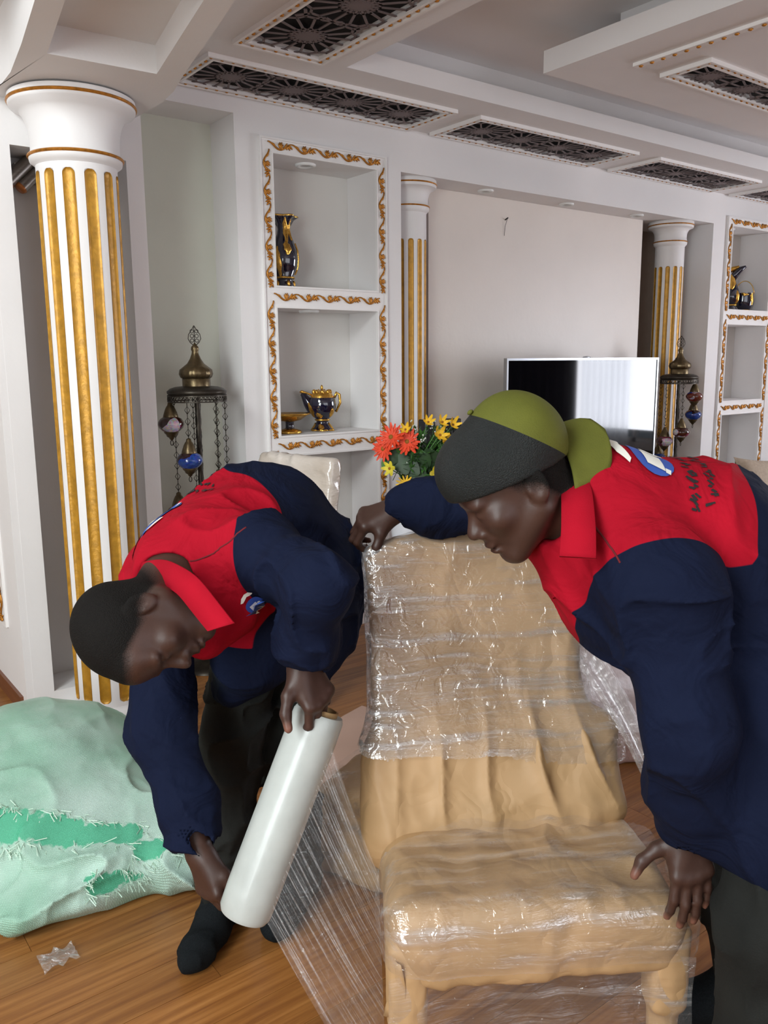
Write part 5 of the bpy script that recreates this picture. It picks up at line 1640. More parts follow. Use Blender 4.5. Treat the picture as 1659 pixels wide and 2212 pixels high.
def back_folds(p):
    q = (p - FL) @ CRM
    ph = q[:, 0] * 26 + 5 * vnoise(p * 4 + 3) + q[:, 2] * (3 + 5 * vnoise(p * 2 + 8))
    pleat = 1 - np.abs(np.sin(ph))
    win = smoothstep(.46, .56, q[:, 2]) * (1 - smoothstep(.64, .80, q[:, 2])) * (.3 + vnoise(p * 6 + 1))
    return _cr(p) - .020 * win * (pleat ** 2 - .25)
Fb.disp = back_folds; Fb.dmax = .04
V_, F_ = Fb.mesh(.005)
np_mesh('backrest', V_, F_, PAPER, chair)
Fs = Field()
Fs.u(Box(CP(CHW / 2, .245, .425), (CHW / 2 - .002, .25, .060), CRM, .05), .02)
Fs.u(Box(CP(CHW / 2, .03, .405), (CHW / 2 - .02, .03, .075), CRM, .025), .03)
Fs.disp = crumple(.016, 5.5, 5.0); Fs.dmax = .026
V_, F_ = Fs.mesh(.005)
np_mesh('seat', V_, F_, PAPER, chair)
for a, b in ((.028, .035), (CHW - .028, .035), (.05, .46), (CHW - .05, .46)):
    Fl = Field(); Fl.cone(CP(a, b, .40), CP(a, b, .02), .033, .024, .01)
    Fl.u(Box(CP(a, b, .33), (.034, .034, .09), CRM, .012), .02)
    Fl.disp = crumple(.005, 11, a * 9 + b * 5); Fl.dmax = .01
    V_, F_ = Fl.mesh(.005); V_[:, 2] = np.maximum(V_[:, 2], 0)
    np_mesh('leg', V_, F_, PAPER, chair)
# film drawn tight round the back
Ff = back_field(.012); Ff.disp = crumple(.006, 7, 12.0); Ff.dmax = .012
Ff.keep(Half(CP(0, 0, .62), nz(-UPZ - WD * .06)), .004)
Ff.cut(Ell(b0 + bu * .2, (.05, .01, .05), BRM), .01)
V_, F_ = Ff.mesh(.006)
zz = (V_ - CP(0, 0, .625)) @ nz(UPZ + WD * .06)
zz = zz + .035 * (vnoise(V_ * 9) - .5)
msk = (zz[F_].min(1) > .012)
submesh(V_, F_, msk, 'back_film', MATS['film_back'], chair)
# film round the seat front and front legs
Fg = Field(); Fg.u(Box(CP(CHW / 2, .245, .425), (CHW / 2 + .016, .268, .080), CRM, .05), .02); Fg.disp = crumple(.016, 5.5, 5.0); Fg.dmax = .02
V_, F_ = Fg.mesh(.006)
q = (V_ - FL) @ CRM
msk = ((q[:, 1] < .20 + .10 * np.sin(q[:, 0] * 5)) & (q[:, 2] > .37))[F_].all(1)
submesh(V_, F_, msk, 'seat_film', MATS['film_seat'], chair)
film_material('film_legs', A_W, (2, 6, 70), .12, .5, white=.35, warp=.012)
rows = []
for z in np.linspace(.37, .03, 26):
    row = []
    for t in np.linspace(0, 1, 50):
        a = -.012 + (CHW + .024) * t
        row.append(CP(a, -.008 - .004 * math.sin(t * 31 + z * 40) + .03 * (4 * t * (1 - t)) * (1 - abs(z - .2) * 2), z))
    rows.append(row)
MB().grid(rows).build('leg_film', MATS['film_legs'], chair, True)

# ------------------------------------------------------------------ stretch film roll in the hands of person A
M('film_roll_white', 'aaaeaa', .34, var=.07, scale=14, stretch=(1, 1, 1), coat=.15, spec=.5, bump=.06, bscale=40)
M('cardboard_core', 'a8885c', .8, var=.12)
roll = empty('stretch_film_roll', tuple(ROB), 'large white roll of stretch film on a cardboard core', 'film roll')
zx = nz(np.cross(axr, np.array((0, 0, 1.0)))); zy = np.cross(axr, zx)
Lr = np.linalg.norm(ROB - ROT)
def ringpts(r, d, n=48): return [ROT + axr * d + (zx * math.cos(2 * PI * k / n) + zy * math.sin(2 * PI * k / n)) * r for k in range(n + 1)]
prof = [(.038, -.002), (.050, -.003), (.054, .006), (.055, .05), (.055, Lr * .5), (.0555, Lr - .05), (.054, Lr - .006), (.049, Lr + .004), (.038, Lr + .003)]
autosmooth(MB().grid([ringpts(r, d) for r, d in prof]).build('film_body', MATS['film_roll_white'], roll), 60)
prof = [(.038, Lr), (.038, -.012), (.0335, -.012), (.0335, Lr)]
autosmooth(MB().grid([ringpts(r, d) for r, d in prof]).build('core', MATS['cardboard_core'], roll), 60)
# web of film running from the roll to the chair legs
film_material('film_web', 0, (1, 1, 1), .08, .65, white=.35)
m = MATS['film_web']; nt = m.node_tree
for n_ in list(nt.nodes):
    if n_.type == 'VECT_MATH': wvn = n_
at = nt.nodes.new('ShaderNodeAttribute'); at.attribute_name = 'along'
mpn = [n_ for n_ in nt.nodes if n_.type == 'MAPPING'][0]
nt.links.new(at.outputs['Vector'], mpn.inputs[0]); mpn.inputs['Scale'].default_value = (1.2, 70, 1)
sd = nz(np.array(CR) * .9 - np.array(_f) * .45)
sd = nz(sd - axr * (sd @ axr))
E0 = [ROT + axr * (.05 + (Lr - .06) * t) + sd * .0545 for t in np.linspace(0, 1, 60)]
c0, c1 = CP(-.014, .16, .47), CP(-.012, -.01, .04)
V_, A_ = [], []
for i in range(60):
    t = i / 59
    tgt = c0 * (1 - t) + c1 * t + DD * .03 * math.sin(t * 3)
    for j in range(40):
        u = j / 39
        p = E0[i] * (1 - u) + tgt * u
        p = p + np.array((0, 0, -.010)) * math.sin(PI * u) + (np.array(_f) * -1) * .004 * math.sin(t * 70 + 2 * math.sin(u * 3)) * math.sin(PI * u) ** .5
        V_.append(p); A_.append((u, t, 0))
V_ = np.array(V_); A_ = np.array(A_)
F_ = np.array([(i * 40 + j, i * 40 + j + 1, i * 40 + 41 + j, i * 40 + 40 + j) for i in range(59) for j in range(39)])
np_mesh('film_sheet', V_, F_, m, roll, attrs={'along': A_})
# twisted tail of film hanging from the chair back to the hand of person B
film_material('film_rope', 0, (1, 1, 1), .30, .95, white=.2, rough=.06)
m2 = MATS['film_rope']; nt = m2.node_tree
at = nt.nodes.new('ShaderNodeAttribute'); at.attribute_name = 'along'
mpn = [n_ for n_ in nt.nodes if n_.type == 'MAPPING'][0]
nt.links.new(at.outputs['Vector'], mpn.inputs[0]); mpn.inputs['Scale'].default_value = (1.5, 14, 1)
p0, p1 = b0 + bu * .44 + WD * .262, CP(CHW + .005, .13, .57)
V_, A_ = [], []
for i in range(40):
    t = i / 39
    c = p0 * (1 - t) + p1 * t + WD * .02 * math.sin(PI * t)
    w = .055 * (1 - t) ** .8 + .020
    for j in range(13):
        u = j / 12 - .5
        V_.append(c + (np.array(CR) * .95 + np.array(CU) * .25) * u * w + np.array(_f) * (.012 * math.cos(u * 9)) ); A_.append((t, u + .5, 0))
F_ = np.array([(i * 13 + j, i * 13 + j + 1, i * 13 + 14 + j, i * 13 + 13 + j) for i in range(39) for j in range(12)])
np_mesh('film_tail', np.array(V_), F_, m2, chair, attrs={'along': np.array(A_)})

# loose folds of kraft paper at the front corners
def paper_flap(a, b, z, w, h, turn, lean, name='paper_flap'):
    c = CP(a, b, z); R = np.array(Matrix.Rotation(turn, 3, 'Z')); wd, dd = R @ WD, R @ DD
    rows = []
    for i in range(8):
        v = i / 7
        rows.append([c + wd * (u * w * (1 - .35 * v * abs(u + .3))) - UPZ * h * v * (1 - .25 * u) - dd * (.006 + lean * v * v + .010 * math.sin(u * 5 + v * 3)) for u in np.linspace(-.5, .5, 9)])
    o = MB().grid(rows).build(name, PAPER, chair, True)
    md = o.modifiers.new('thickness', 'SOLIDIFY'); md.thickness = .0012
paper_flap(.012, .020, .40, .06, .13, -1.2, .008)
# ------------------------------------------------------------------ green woven sack
def sack_material():
    m = bpy.data.materials.new('woven_sack'); m.use_nodes = True
    nt = m.node_tree; b = nt.nodes['Principled BSDF']
    tc = nt.nodes.new('ShaderNodeTexCoord')
    n = nt.nodes.new('ShaderNodeTexNoise'); n.inputs['Scale'].default_value = 4; n.inputs['Detail'].default_value = 4
    nt.links.new(tc.outputs['Object'], n.inputs['Vector'])
    r = nt.nodes.new('ShaderNodeValToRGB'); e = r.color_ramp.elements
    e[0].position, e[0].color = .32, lin('9cc7b0'); e[1].position, e[1].color = .68, lin('cbe4d8')
    nt.links.new(n.outputs['Fac'], r.inputs[0])
    at = nt.nodes.new('ShaderNodeAttribute'); at.attribute_name = 'tear'
    nj = nt.nodes.new('ShaderNodeTexNoise'); nj.inputs['Scale'].default_value = 45; nj.inputs['Detail'].default_value = 3
    nt.links.new(tc.outputs['Object'], nj.inputs['Vector'])
    ma = nt.nodes.new('ShaderNodeMath'); ma.operation = 'MULTIPLY_ADD'; ma.inputs[1].default_value = .9; ma.inputs[2].default_value = -.45
    nt.links.new(nj.outputs['Fac'], ma.inputs[0])
    sm = nt.nodes.new('ShaderNodeMath'); nt.links.new(at.outputs['Fac'], sm.inputs[0]); nt.links.new(ma.outputs[0], sm.inputs[1])
    mr = nt.nodes.new('ShaderNodeMapRange'); mr.inputs[1].default_value, mr.inputs[2].default_value = .42, .55
    nt.links.new(sm.outputs[0], mr.inputs[0])
    mx = nt.nodes.new('ShaderNodeMix'); mx.data_type = 'RGBA'; mx.inputs[7].default_value = lin('58b993')
    nt.links.new(mr.outputs[0], mx.inputs[0]); nt.links.new(r.outputs[0], mx.inputs[6])
    w1 = nt.nodes.new('ShaderNodeTexWave'); w1.inputs['Scale'].default_value = 95; w1.inputs['Distortion'].default_value = 2.5; w1.bands_direction = 'X'
    w2 = nt.nodes.new('ShaderNodeTexWave'); w2.inputs['Scale'].default_value = 95; w2.inputs['Distortion'].default_value = 2.5; w2.bands_direction = 'DIAGONAL'
    nt.links.new(tc.outputs['Object'], w1.inputs['Vector']); nt.links.new(tc.outputs['Object'], w2.inputs['Vector'])
    mm = nt.nodes.new('ShaderNodeMath'); mm.operation = 'MULTIPLY'; nt.links.new(w1.outputs['Fac'], mm.inputs[0]); nt.links.new(w2.outputs['Fac'], mm.inputs[1])
    hs = nt.nodes.new('ShaderNodeHueSaturation'); v = nt.nodes.new('ShaderNodeMapRange'); v.inputs[3].default_value, v.inputs[4].default_value = .72, 1.12
    nt.links.new(mm.outputs[0], v.inputs[0]); nt.links.new(v.outputs[0], hs.inputs['Value']); nt.links.new(mx.outputs[2], hs.inputs['Color'])
    nt.links.new(hs.outputs[0], b.inputs['Base Color'])
    b.inputs['Roughness'].default_value = .55
    bp = nt.nodes.new('ShaderNodeBump'); bp.inputs['Strength'].default_value = .5; bp.inputs['Distance'].default_value = .004
    nt.links.new(mm.outputs[0], bp.inputs['Height']); nt.links.new(bp.outputs[0], b.inputs['Normal'])
    return m
SACK = sack_material()
M('sack_fibre', 'c3dcca', .6, var=.15)
sack = empty('woven_sack', (.55, 2.6, 0), 'bulging torn pale green woven sack lying on the floor by the column', 'sack')
S = Field()
S.u(Ell((.58, 2.68, .15), (.43, .40, .22)), .05)
S.u(Ell((.40, 2.60, .13), (.34, .26, .15)), .10)
S.u(Ell((.72, 2.38, .11), (.28, .27, .14)), .10)
S.u(Ell((.58, 2.29, .06), (.26, .19, .08)), .08)
S.u(Ell((.87, 2.24, .08), (.14, .22, .12)), .08)
S.u(Ell((.62, 2.74, .22), (.28, .26, .16)), .10)
def sd(p):
    w = np.stack([vnoise(p * 3 + 2), vnoise(p * 3 + 12), vnoise(p * 3 + 22)], 1)
    r1 = 1 - np.abs(2 * vnoise(p * np.array((5, 5, 7)) + w * 2.2) - 1)
    r2 = 1 - np.abs(2 * vnoise(p * np.array((11, 11, 13)) + w * 3) - 1)
    low = 1 - smoothstep(.12, .30, p[:, 2])
    return -(.026 * (r1 ** 4) + .007 * r2 ** 3 - .012) * (.45 + .75 * low)
S.disp = sd; S.dmax = .04
Vs, Fs = S.mesh(.0075); Vs[:, 2] = np.maximum(Vs[:, 2], .002)
def tear_val(V):
    t = np.zeros(len(V))
    # long tear across the front, smaller ones below it
    for a, b, r in (((.30, 2.42, .27), (.60, 2.24, .20), .034), ((.58, 2.24, .20), (.74, 2.17, .17), .028), ((.74, 2.12, .16), (.88, 2.06, .14), .020), ((.60, 2.12, .11), (.72, 2.08, .10), .018)):
        a, b = np.array(a), np.array(b); ab = b - a
        u = np.clip(((V - a) @ ab) / (ab @ ab), 0, 1)
        q = V - a - u[:, None] * ab
        d = np.sqrt(q[:, 0] ** 2 + q[:, 1] ** 2 + .5 * q[:, 2] ** 2)
        t = np.maximum(t, np.clip(1.2 - d / (r * 1.6), 0, 1))
    return t
tv = tear_val(Vs)
np_mesh('sack_body', Vs, Fs, SACK, sack, attrs={'tear': tv})
# frayed fibres along the tears
rnd = np.random.default_rng(3)
edge = np.where((tv > .25) & (tv < .5) & (Vs[:, 2] > .05))[0]
fib = MB()
for i in rnd.choice(edge, min(420, len(edge)), replace=False):
    p = Vs[i]; o_ = nz(p - np.array((.56, 2.7, .10)))
    d_ = nz(np.array((rnd.normal(0, .6), rnd.normal(0, .6), -.5 + rnd.normal(0, .4))) + o_ * .8)
    l = rnd.uniform(.012, .04)
    fib.bar(p - o_ * .002, p + d_ * l, .0022, .0007, up=tuple(o_ + .01))
o = fib.build('frayed_fibres', MATS['sack_fibre'], sack); o['kind'] = 'stuff'

# ------------------------------------------------------------------ flowers in a white vase on a slim stand
M('petal_orange', 'd8401c', .6, var=.2, scale=40)
M('petal_yellow', 'e2b52a', .6, var=.2, scale=40)
M('petal_lemon', 'd8c83a', .6, var=.2, scale=40)
M('petal_white', 'd8dccf', .6, var=.1)
M('leaf_green', '3e6a2c', .55, var=.3, scale=30)
M('leaf_dark', '26401f', .55, var=.3, scale=30)
M('flower_eye', '8a5a18', .8, var=.3)
M('ceramic_white', 'd8dadf', .25, coat=.4)
FX, FY = 2.43, 3.02
st = empty('plant_stand', (FX, FY, 0), 'slim wooden stand carrying the flower vase', 'stand')
bevel(MB().box(FX - .15, FX + .15, FY - .15, FY + .15, .56, .59).build('top', MATS['dark_walnut'], st), .004)
for a in (-1, 1):
    for b in (-1, 1): MB().box(FX + a * .12 - .015, FX + a * .12 + .015, FY + b * .12 - .015, FY + b * .12 + .015, 0, .56).build('leg', MATS['dark_walnut'], st)
fl = empty('flower_arrangement', (FX, FY, .59), 'artificial orange and yellow flowers with green sprigs in a white vase', 'flowers')
MB().lathe([(.050, 0), (.066, .02), (.080, .12), (.070, .22), (.048, .28), (.042, .30), (.054, .32), (.048, .322), (.034, .30)], (FX, FY, .59), 32).build('vase', MATS['ceramic_white'], fl, True)
rr = random.Random(11)
tw = nz((-FX, -FY, 0)); rt = np.array((-tw[1], tw[0], 0)); rt = rt if rt @ np.array(CR) > 0 else -rt
def FPt(px, py, d): return W(px, py, d)
def flower(p, n, r, mat, out, cup=.25, layers=2, pw=.45, eye='flower_eye'):
    p = np.array(p); n = nz(n); a = nz(np.cross(n, (0.13, .2, 1))); b = np.cross(n, a)
    mb = MB()
    for L in range(layers):
        k = out
        for i in range(k):
            t = 2 * PI * (i + L * .5) / k + rr.uniform(-.1, .1)
            d = a * math.cos(t) + b * math.sin(t); e = np.cross(n, d)
            rl = r * (1 - .25 * L) * rr.uniform(.9, 1.05)
            rows = []
            for s in (0.12, .4, .75, 1.0):
                w = pw * rl * math.sin(PI * min(.97, .25 + s * .62)) * (2 * PI / k) * 1.2
                c = p + d * rl * s + n * rl * (cup * s * s + .12 * L)
                rows.append([c - e * w / 2, c + n * .06 * rl, c + e * w / 2])
            mb.grid(rows)
    o = mb.build('flower', MATS[mat], fl, True)
    mb = MB(); mb.ell(p + n * r * .08, (r * .18,) * 3, None, 8, 5); mb.build('flower_eye', MATS[eye], o, True)
D0 = 3.86
cen = np.array((FX, FY, .90))
def stem(p): 
    mb = MB(); p = np.array(p); m_ = (p + cen) / 2 + np.array((0, 0, .03))
    mb.tube([cen, m_, p], .0025, 5); mb.build('stem', MATS['leaf_green'], fl, True)
for px, py, r, mat, k, cup, L in ((846, 945, .055, 'petal_orange', 13, .2, 2), (880, 955, .055, 'petal_orange', 12, .2, 3), (829, 970, .05, 'petal_orange', 12, .1, 2), (876, 1046, .036, 'petal_yellow', 14, .1, 1), (842, 1012, .030, 'petal_lemon', 6, .5, 1), (950, 940, .03, 'petal_yellow', 6, .9, 1), (978, 918, .026, 'petal_yellow', 6, 1.0, 1), (955, 912, .026, 'petal_yellow', 6, 1.0, 1), (925, 912, .024, 'petal_yellow', 6, 1.0, 1), (876, 928, .024, 'petal_yellow', 6, .9, 1), (962, 955, .024, 'petal_yellow', 6, 1.0, 1), (940, 1022, .028, 'petal_lemon', 5, .9, 1)):
    p = W(px, py, D0 - .05 + rr.uniform(-.04, .04))
    n = tw * .8 + rt * (px - 905) / 160 + np.array((0, 0, .35 - (py - 940) / 300))
    flower(p, n, r * 1.25, mat, k, cup, L); stem(p)
def sprig(base, tip, mat, nl, ll, white):
    base, tip = np.array(base), np.array(tip); mb = MB(); mb.tube([base, (base + tip) / 2 + np.array((0, 0, .012)), tip], .0018, 4)
    for i in range(nl):
        t = .25 + .75 * i / nl; c = base * (1 - t) + tip * t
        d = nz(nz(tip - base) * .5 + np.array((rr.gauss(0, 1), rr.gauss(0, 1), rr.gauss(0, 1))))
        e = nz(np.cross(d, (.2, .1, 1)));
        mb.grid([[c, c + d * .001, c], [c + d * ll * .5 - e * ll * .2, c + d * ll * .5, c + d * ll * .5 + e * ll * .2], [c + d * ll - e * .001, c + d * ll, c + d * ll + e * .001]])
    o = mb.build('leaf_sprig', MATS[mat], fl, True)
    if white:
        mb = MB()
        for i in range(10):
            c = tip + np.array((rr.gauss(0, .010), rr.gauss(0, .010), rr.gauss(0, .014)))
            mb.ell(c, (.0035, .0035, .0045), None, 5, 4)
        mb.build('white_blossoms', MATS['petal_white'], o, True)
for i in range(90):
    px, py = rr.uniform(872, 990), rr.uniform(915, 1075)
    tip = W(px, py, D0 + rr.uniform(-.07, .09))
    b_ = cen * .45 + tip * .55 + np.array((rr.gauss(0, .03), rr.gauss(0, .03), -.04))
    sprig(b_, tip, rr.choice(['leaf_green', 'leaf_green', 'leaf_dark']), 16, .040, i % 2 == 0)
def broad_leaf(px, py, s, mat, tilt):
    p = W(px, py, D0 - .03); d = nz(tw * .3 + rt * math.cos(tilt) + np.array((0, 0, math.sin(tilt)))); e = nz(np.cross(d, tw)); n = np.cross(d, e)
    rows = []
    for i in range(8):
        t = i / 7; w = s * .5 * math.sin(PI * min(.99, t * .92 + .05)) ** .8
        c = p + d * s * (t - .5) * 1.3
        rows.append([c - e * w + n * w * .2, c, c + e * w + n * w * .2])
    MB().grid(rows).build('broad_leaf', MATS[mat], fl, True)
for a in ((868, 1000, .09, 'leaf_dark', -1.1), (850, 985, .07, 'leaf_dark', -2), (885, 1010, .085, 'leaf_dark', -.6), (905, 1030, .08, 'leaf_dark', -1.4), (838, 1000, .06, 'leaf_green', -2.2), (925, 1050, .08, 'leaf_dark', -.9), (900, 985, .07, 'leaf_green', .3), (870, 970, .06, 'leaf_green', 2.6), (960, 985, .06, 'leaf_green', .5), (950, 1050, .07, 'leaf_dark', -.2), (910, 1000, .09, 'leaf_dark', .9), (930, 990, .08, 'leaf_dark', 2.0)): broad_leaf(*a)

# ------------------------------------------------------------------ other wrapped furniture
def wrapped_fabric(name, c1, c2, sc=4, rough=.25, coat=.8):
    m = M(name, c1, rough, var=0, scale=sc, col2=c2, bump=.6, bscale=22, coat=coat, stretch=(1, 1, 2.5))
    return m
wrapped_fabric('film_over_cream', 'b6a99b', 'd4cbc2')
wrapped_fabric('film_over_brown', '8d6b58', 'a88a76')
def simple_chair(name, o, face, label, mat, mat2, W_=.46, H_=1.10, amp=.006):
    f = nz((face[0], face[1], 0)); w = np.array((-f[1], f[0], 0)); Rm = np.stack([w, -f, UPZ], 1)     # x: width, y: backwards
    o = np.array((o[0], o[1], 0.0))
    g = empty(name, tuple(o), label, 'chair')
    L = lambda a, b, z: o + w * a - f * b + UPZ * z
    def fin(Fd, nm, mt):
        Fd.disp = cloth_noise(amp, 12, o[0] * 3); Fd.dmax = .012
        Vx, Fx = Fd.mesh(.009); Vx[:, 2] = np.maximum(Vx[:, 2], 0); np_mesh(nm, Vx, Fx, mt, g)
    Fd = Field(); bu_ = nz(np.array(-f) * .16 + UPZ * 1.0); Bm_ = np.stack([w, np.cross(bu_, w) * -1, bu_], 1)
    fin(Fd.u(Box(L(0, .21, .46) + bu_ * (H_ - .46) / 2, (W_ / 2, .035, (H_ - .46) / 2 + .01), Bm_, .025), .02), 'backrest', mat)
    Fd = Field(); fin(Fd.u(Box(L(0, -.02, .44), (W_ / 2 + .01, .24, .05), Rm, .03), .02), 'seat', mat)
    for a in (-1, 1):
        for b in (-.22, .19):
            Fd = Field(); Fd.cone(L(a * (W_ / 2 - .03), b, .42), L(a * (W_ / 2 - .03), b, .02), .030, .024, .01); fin(Fd, 'leg', mat2)
    return g
simple_chair('film_wrapped_chair', (1.62, 3.08), (-.97, -.24), 'cream dining chair wrapped in clear film behind the bending person', MATS['film_over_cream'], MATS['film_over_brown'])
# bundle wrapped in white foam and film, on the floor behind person B
M('foam_wrap', 'cfc6c9', .3, var=.06, scale=4, bump=.5, bscale=30, coat=.6)
M('foam_wrap_dark', '9c8078', .4, var=.1, scale=6, bump=.4, bscale=60, coat=.4)
bd = empty('foam_wrapped_bundle', (2.50, 2.12, 0), 'bulky bundle wrapped in white foam and clear film beyond the wrapped chair', 'bundle')
Fd = Field()
Fd.u(Box((2.50, 2.12, .33), (.27, .27, .28), np.array(Matrix.Rotation(-.6, 3, 'Z')), .06), .03)
Fd.u(Box((2.27, 2.22, .55), (.16, .20, .14), np.array(Matrix.Rotation(-.6, 3, 'Z') @ Matrix.Rotation(.5, 3, 'Y')), .05), .06)
Fd.disp = cloth_noise(.022, 5, 3.3); Fd.dmax = .035
Vx, Fx = Fd.mesh(.01); Vx[:, 2] = np.maximum(Vx[:, 2], .06); np_mesh('foam_layer', Vx, Fx, MATS['foam_wrap'], bd)
Fd = Field(); Fd.u(Box((2.50, 2.12, .06), (.285, .285, .06), np.array(Matrix.Rotation(-.6, 3, 'Z')), .02), .02); Fd.disp = cloth_noise(.008, 9, 1.3); Fd.dmax = .015
Vx, Fx = Fd.mesh(.01); Vx[:, 2] = np.maximum(Vx[:, 2], 0); np_mesh('base_wrap', Vx, Fx, MATS['foam_wrap_dark'], bd)
# sheet of pinkish packing paper on the floor with a rolled edge
M('packing_paper', 'b99a8a', .7, var=.06, scale=5, bump=.1, bscale=12)
pp = empty('packing_paper', (1.75, 2.5, 0), 'pinkish packing paper sheet with a rolled front edge on the floor', 'paper')
pc = [(1.30, 2.62), (2.02, 2.84), (2.10, 2.42), (1.42, 2.16)]
rows = []
for i in range(12):
    u = i / 11
    rows.append([[(pc[0][0] * (1 - v) + pc[3][0] * v) * (1 - u) + (pc[1][0] * (1 - v) + pc[2][0] * v) * u, (pc[0][1] * (1 - v) + pc[3][1] * v) * (1 - u) + (pc[1][1] * (1 - v) + pc[2][1] * v) * u, .004 + .012 * (1 + math.sin(u * 9 + v * 4)) * v + .05 * v ** 6] for v in np.linspace(0, 1, 16)])
MB().grid(rows).build('sheet', MATS['packing_paper'], pp, True)
mb = MB(); n = 40; rows = []
a_, b_ = np.array((1.40, 2.13, .045)), np.array((2.12, 2.39, .045)); ax_ = nz(b_ - a_); s_ = np.cross(ax_, UPZ)
for i in range(n):
    t = i / (n - 1) * 2 * PI * 1.4; r = .042 - .010 * i / n
    rows.append([a_ + (b_ - a_) * k / 11 + s_ * r * math.cos(t) + UPZ * r * math.sin(t) for k in range(12)])
mb.grid(rows).build('rolled_edge', MATS['packing_paper'], pp, True)
# kraft paper parcel under film beside the chair
kp = empty('kraft_parcel', (1.40, 1.86, 0), 'low parcel of crumpled kraft paper and shiny film between the roll and the chair', 'parcel')
Fd = Field(); Fd.u(Box((1.43, 1.87, .14), (.19, .15, .14), np.array(Matrix.Rotation(.35, 3, 'Z')), .04), .02)
Fd.disp = crumple(.016, 7, 21.0); Fd.dmax = .03
Vx, Fx = Fd.mesh(.007); Vx[:, 2] = np.maximum(Vx[:, 2], 0); np_mesh('paper_layer', Vx, Fx, PAPER, kp)
film_material('film_parcel', .3, (9, 9, 16), .08, .75, white=.2, rough=.08)
Fd = Field(); Fd.u(Box((1.43, 1.87, .14), (.202, .162, .152), np.array(Matrix.Rotation(.35, 3, 'Z')), .04), .02); Fd.disp = crumple(.012, 9, 31.0); Fd.dmax = .02
Vx, Fx = Fd.mesh(.008); Vx[:, 2] = np.maximum(Vx[:, 2], .001); np_mesh('film_layer', Vx, Fx, MATS['film_parcel'], kp)
# scrap of clear film on the floor
film_material('film_scrap', .3, (60, 60, 60), .25, .8, white=.4, rough=.1)
rows = []
c_ = np.array((.475, 2.02, 0.0))
for i in range(9):
    rows.append([c_ + np.array(((i - 4) * .011, (j - 4) * .010 * (.4 + .6 * abs(math.sin(i * .9 + 1))), .004 + .012 * abs(math.sin(i * 1.7 + j * 1.3)))) for j in range(9)])
tag(MB().grid(rows).build('film_scrap', MATS['film_scrap'], None, True), 'tiny crumpled scrap of clear film on the bare floor', 'scrap')
# ------------------------------------------------------------------ printed emblem and lettering on the jackets
M('print_white', 'e2e2d8', .7, var=.05)
M('print_blue', '2c4fa0', .7, var=.15)
M('print_black', '161214', .8, var=.1)
def decal(name, shapes, org, u, v, field_V, field_F, mat, parent, lift=.0022):
    """flat print: polygons in (u,v) metres laid on the jacket cloth"""
    from mathutils.bvhtree import BVHTree
    n = nz(np.cross(u, v))
    key = id(field_V)
    if key not in _BVH: _BVH[key] = BVHTree.FromPolygons(field_V.tolist(), field_F.tolist())
    bvh = _BVH[key]
    bm = bmesh.new()
    for poly in shapes:
        vs = [bm.verts.new((a, b, 0)) for a, b in poly]
        f = bm.faces.new(vs)
        if f.normal.z < 0: f.normal_flip()
    bmesh.ops.triangulate(bm, faces=bm.faces[:])
    for _ in range(4):
        le = [e for e in bm.edges if e.calc_length() > .012]
        if not le: break
        bmesh.ops.subdivide_edges(bm, edges=le, cuts=1)
        bmesh.ops.triangulate(bm, faces=bm.faces[:])
    pts = []
    for w in bm.verts:
        p = org + u * w.co.x + v * w.co.y
        hit = bvh.ray_cast(Vector(p + n * .12), Vector(-n), .3)
        q = np.array(hit[0]) + np.array(hit[1]) * lift * (1 if np.dot(hit[1], n) > 0 else -1) if hit[0] is not None else p
        pts.append(q)
    bm.verts.index_update()
    faces = [tuple(x.index for x in f.verts) for f in bm.faces]
    bm.free()
    return mk(name, pts, faces, mat, parent, True)
_BVH = {}
def lettering(x0, y, n, h, w, seed):
    """rows of block letters built from strokes"""
    r = random.Random(seed); out = []
    # worn, smeared print: short slanted dabs, no readable characters remain
    for i in range(n):
        for k in range(3):
            p = np.array((x0 + i * w * 1.3 + r.uniform(0, w * .8), y + r.uniform(0, h * .6)))
            q = p + np.array((r.uniform(-.5, .9) * w, r.uniform(.25, .7) * h))
            t = nz(q - p); m_ = np.array((-t[1], t[0])) * h * r.uniform(.10, .2)
            out.append([tuple(p - m_), tuple(q - m_), tuple(q + m_), tuple(p + m_)])
    return out
ARROW = [(-.060, .058), (-.035, .078), (.0, .086), (.035, .078), (.060, .056), (.048, .056), (.0, .068), (-.045, .054)]
OVAL = [(.062 * math.cos(t) * (1.0 + .12 * math.sin(t)), .046 * math.sin(t)) for t in np.linspace(0, 2 * PI, 22)[:-1]]
TRUCK = [[(-.040, -.020), (.012, -.022), (.014, .022), (-.036, .018)], [(.017, -.022), (.040, -.022), (.044, -.002), (.034, .014), (.017, .016)], [(-.046, -.030), (-.030, -.034), (-.028, -.022), (-.044, -.020)], [(.022, -.034), (.036, -.034), (.036, -.022), (.022, -.022)]]
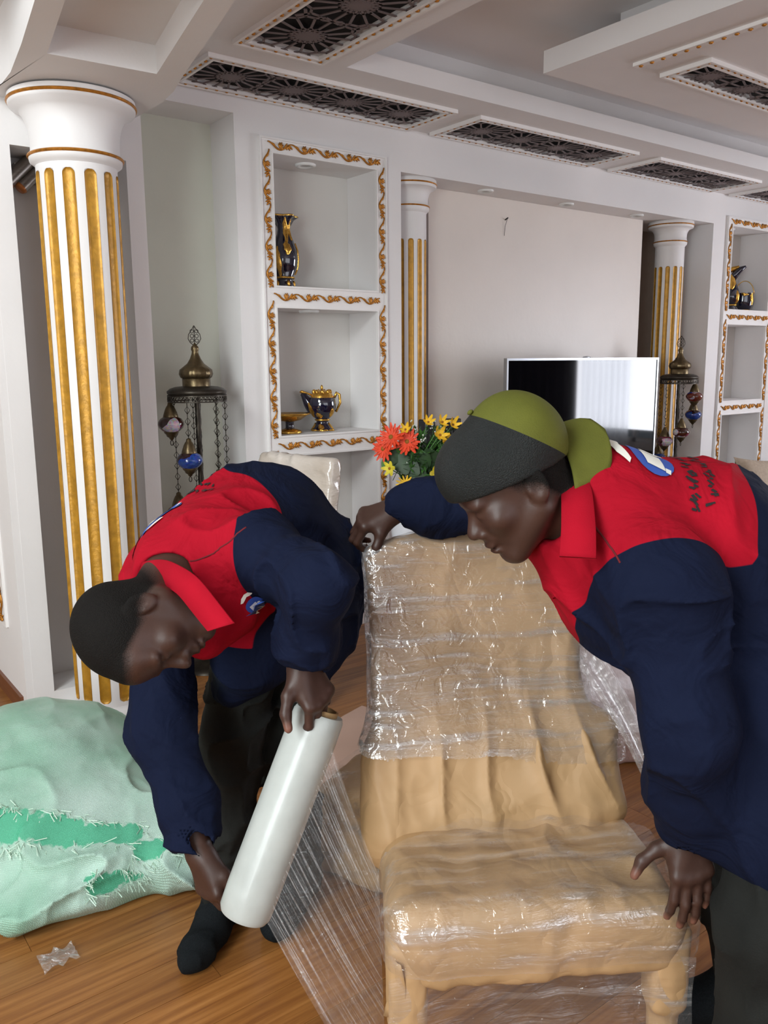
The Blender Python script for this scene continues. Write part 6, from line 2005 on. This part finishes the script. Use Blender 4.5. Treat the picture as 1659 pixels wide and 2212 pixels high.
def emblem(org, u, v, Vv, Ff, parent, sc=1.0, text=True, ts=1):
    S2 = lambda polys: [[(a * sc, b * sc) for a, b in p] for p in polys]
    decal('blue_print', S2([OVAL]), org, u, v, Vv, Ff, MATS['print_blue'], parent)
    decal('white_print', S2(TRUCK + [ARROW]), org, u, v, Vv, Ff, MATS['print_white'], parent, .0036)
    if text:
        L = lettering(-.115, -.082, 11, .017, .0155, 3) + lettering(-.10, -.110, 9, .017, .0155, 8)
        decal('black_lettering', S2(L), org, u, v, Vv, Ff, MATS['print_black'], parent, .0022)
# person B: emblem high on the back, lettering further down the back (away from the neck)
oB = W(1385, 1010, 1.50)
dnB = nz(axB + np.array((0, 0, -.15)))                      # down the back
nB = nz(np.array((0, 0, 1.0)) - np.array(_f) * .55); nB = nz(nB - dnB * (nB @ dnB))
uB = np.cross(-dnB, nB)                                     # across the back
emblem(oB, uB, -dnB, VjB, FjB, jac_b, .95)
oA = W(352, 1120, 1.86)
dnA = nz(axA); nA = nz(np.array((0, 0, 1.0)) - np.array(CR) * .55 - np.array(_f) * .3); nA = nz(nA - dnA * (nA @ dnA))
uA = np.cross(-dnA, nA)
emblem(oA, uA, -dnA, VjA, FjA, jac_a, .85)
# small breast badge of person A
oC = W(530, 1312, 1.62); uC = nz(np.array(CR) * .75 + np.array(CU) * .6); nC = nz(-np.array(_f) + np.array(CU) * .1); nC = nz(nC - uC * (nC @ uC)); vC = np.cross(nC, uC)
emblem(oC, uC, vC, VjA, FjA, jac_a, .36, False)

# stitched seams of the jackets
M('red_stitch', '5e0812', .9, var=.1)
def seam(pts, Vv, Ff, parent, r=.0018):
    from mathutils.bvhtree import BVHTree
    key = id(Vv)
    if key not in _BVH: _BVH[key] = BVHTree.FromPolygons(Vv.tolist(), Ff.tolist())
    pts = np.array(pts); t = np.linspace(0, len(pts) - 1, 40)
    c = np.stack([np.interp(t, range(len(pts)), pts[:, k]) for k in range(3)], 1)
    path = [_BVH[key].find_nearest(Vector(p))[0] for p in c]
    mb = MB(); mb.tube(path, r, 6); mb.build('seam', MATS['red_stitch'], parent, True)
seam([W(395, 1205, 1.66), W(470, 1175, 1.66), W(550, 1168, 1.70)], VjA, FjA, jac_a)
seam([W(1272, 1118, 1.40), W(1310, 1170, 1.36), W(1350, 1222, 1.33)], VjB, FjB, jac_b)
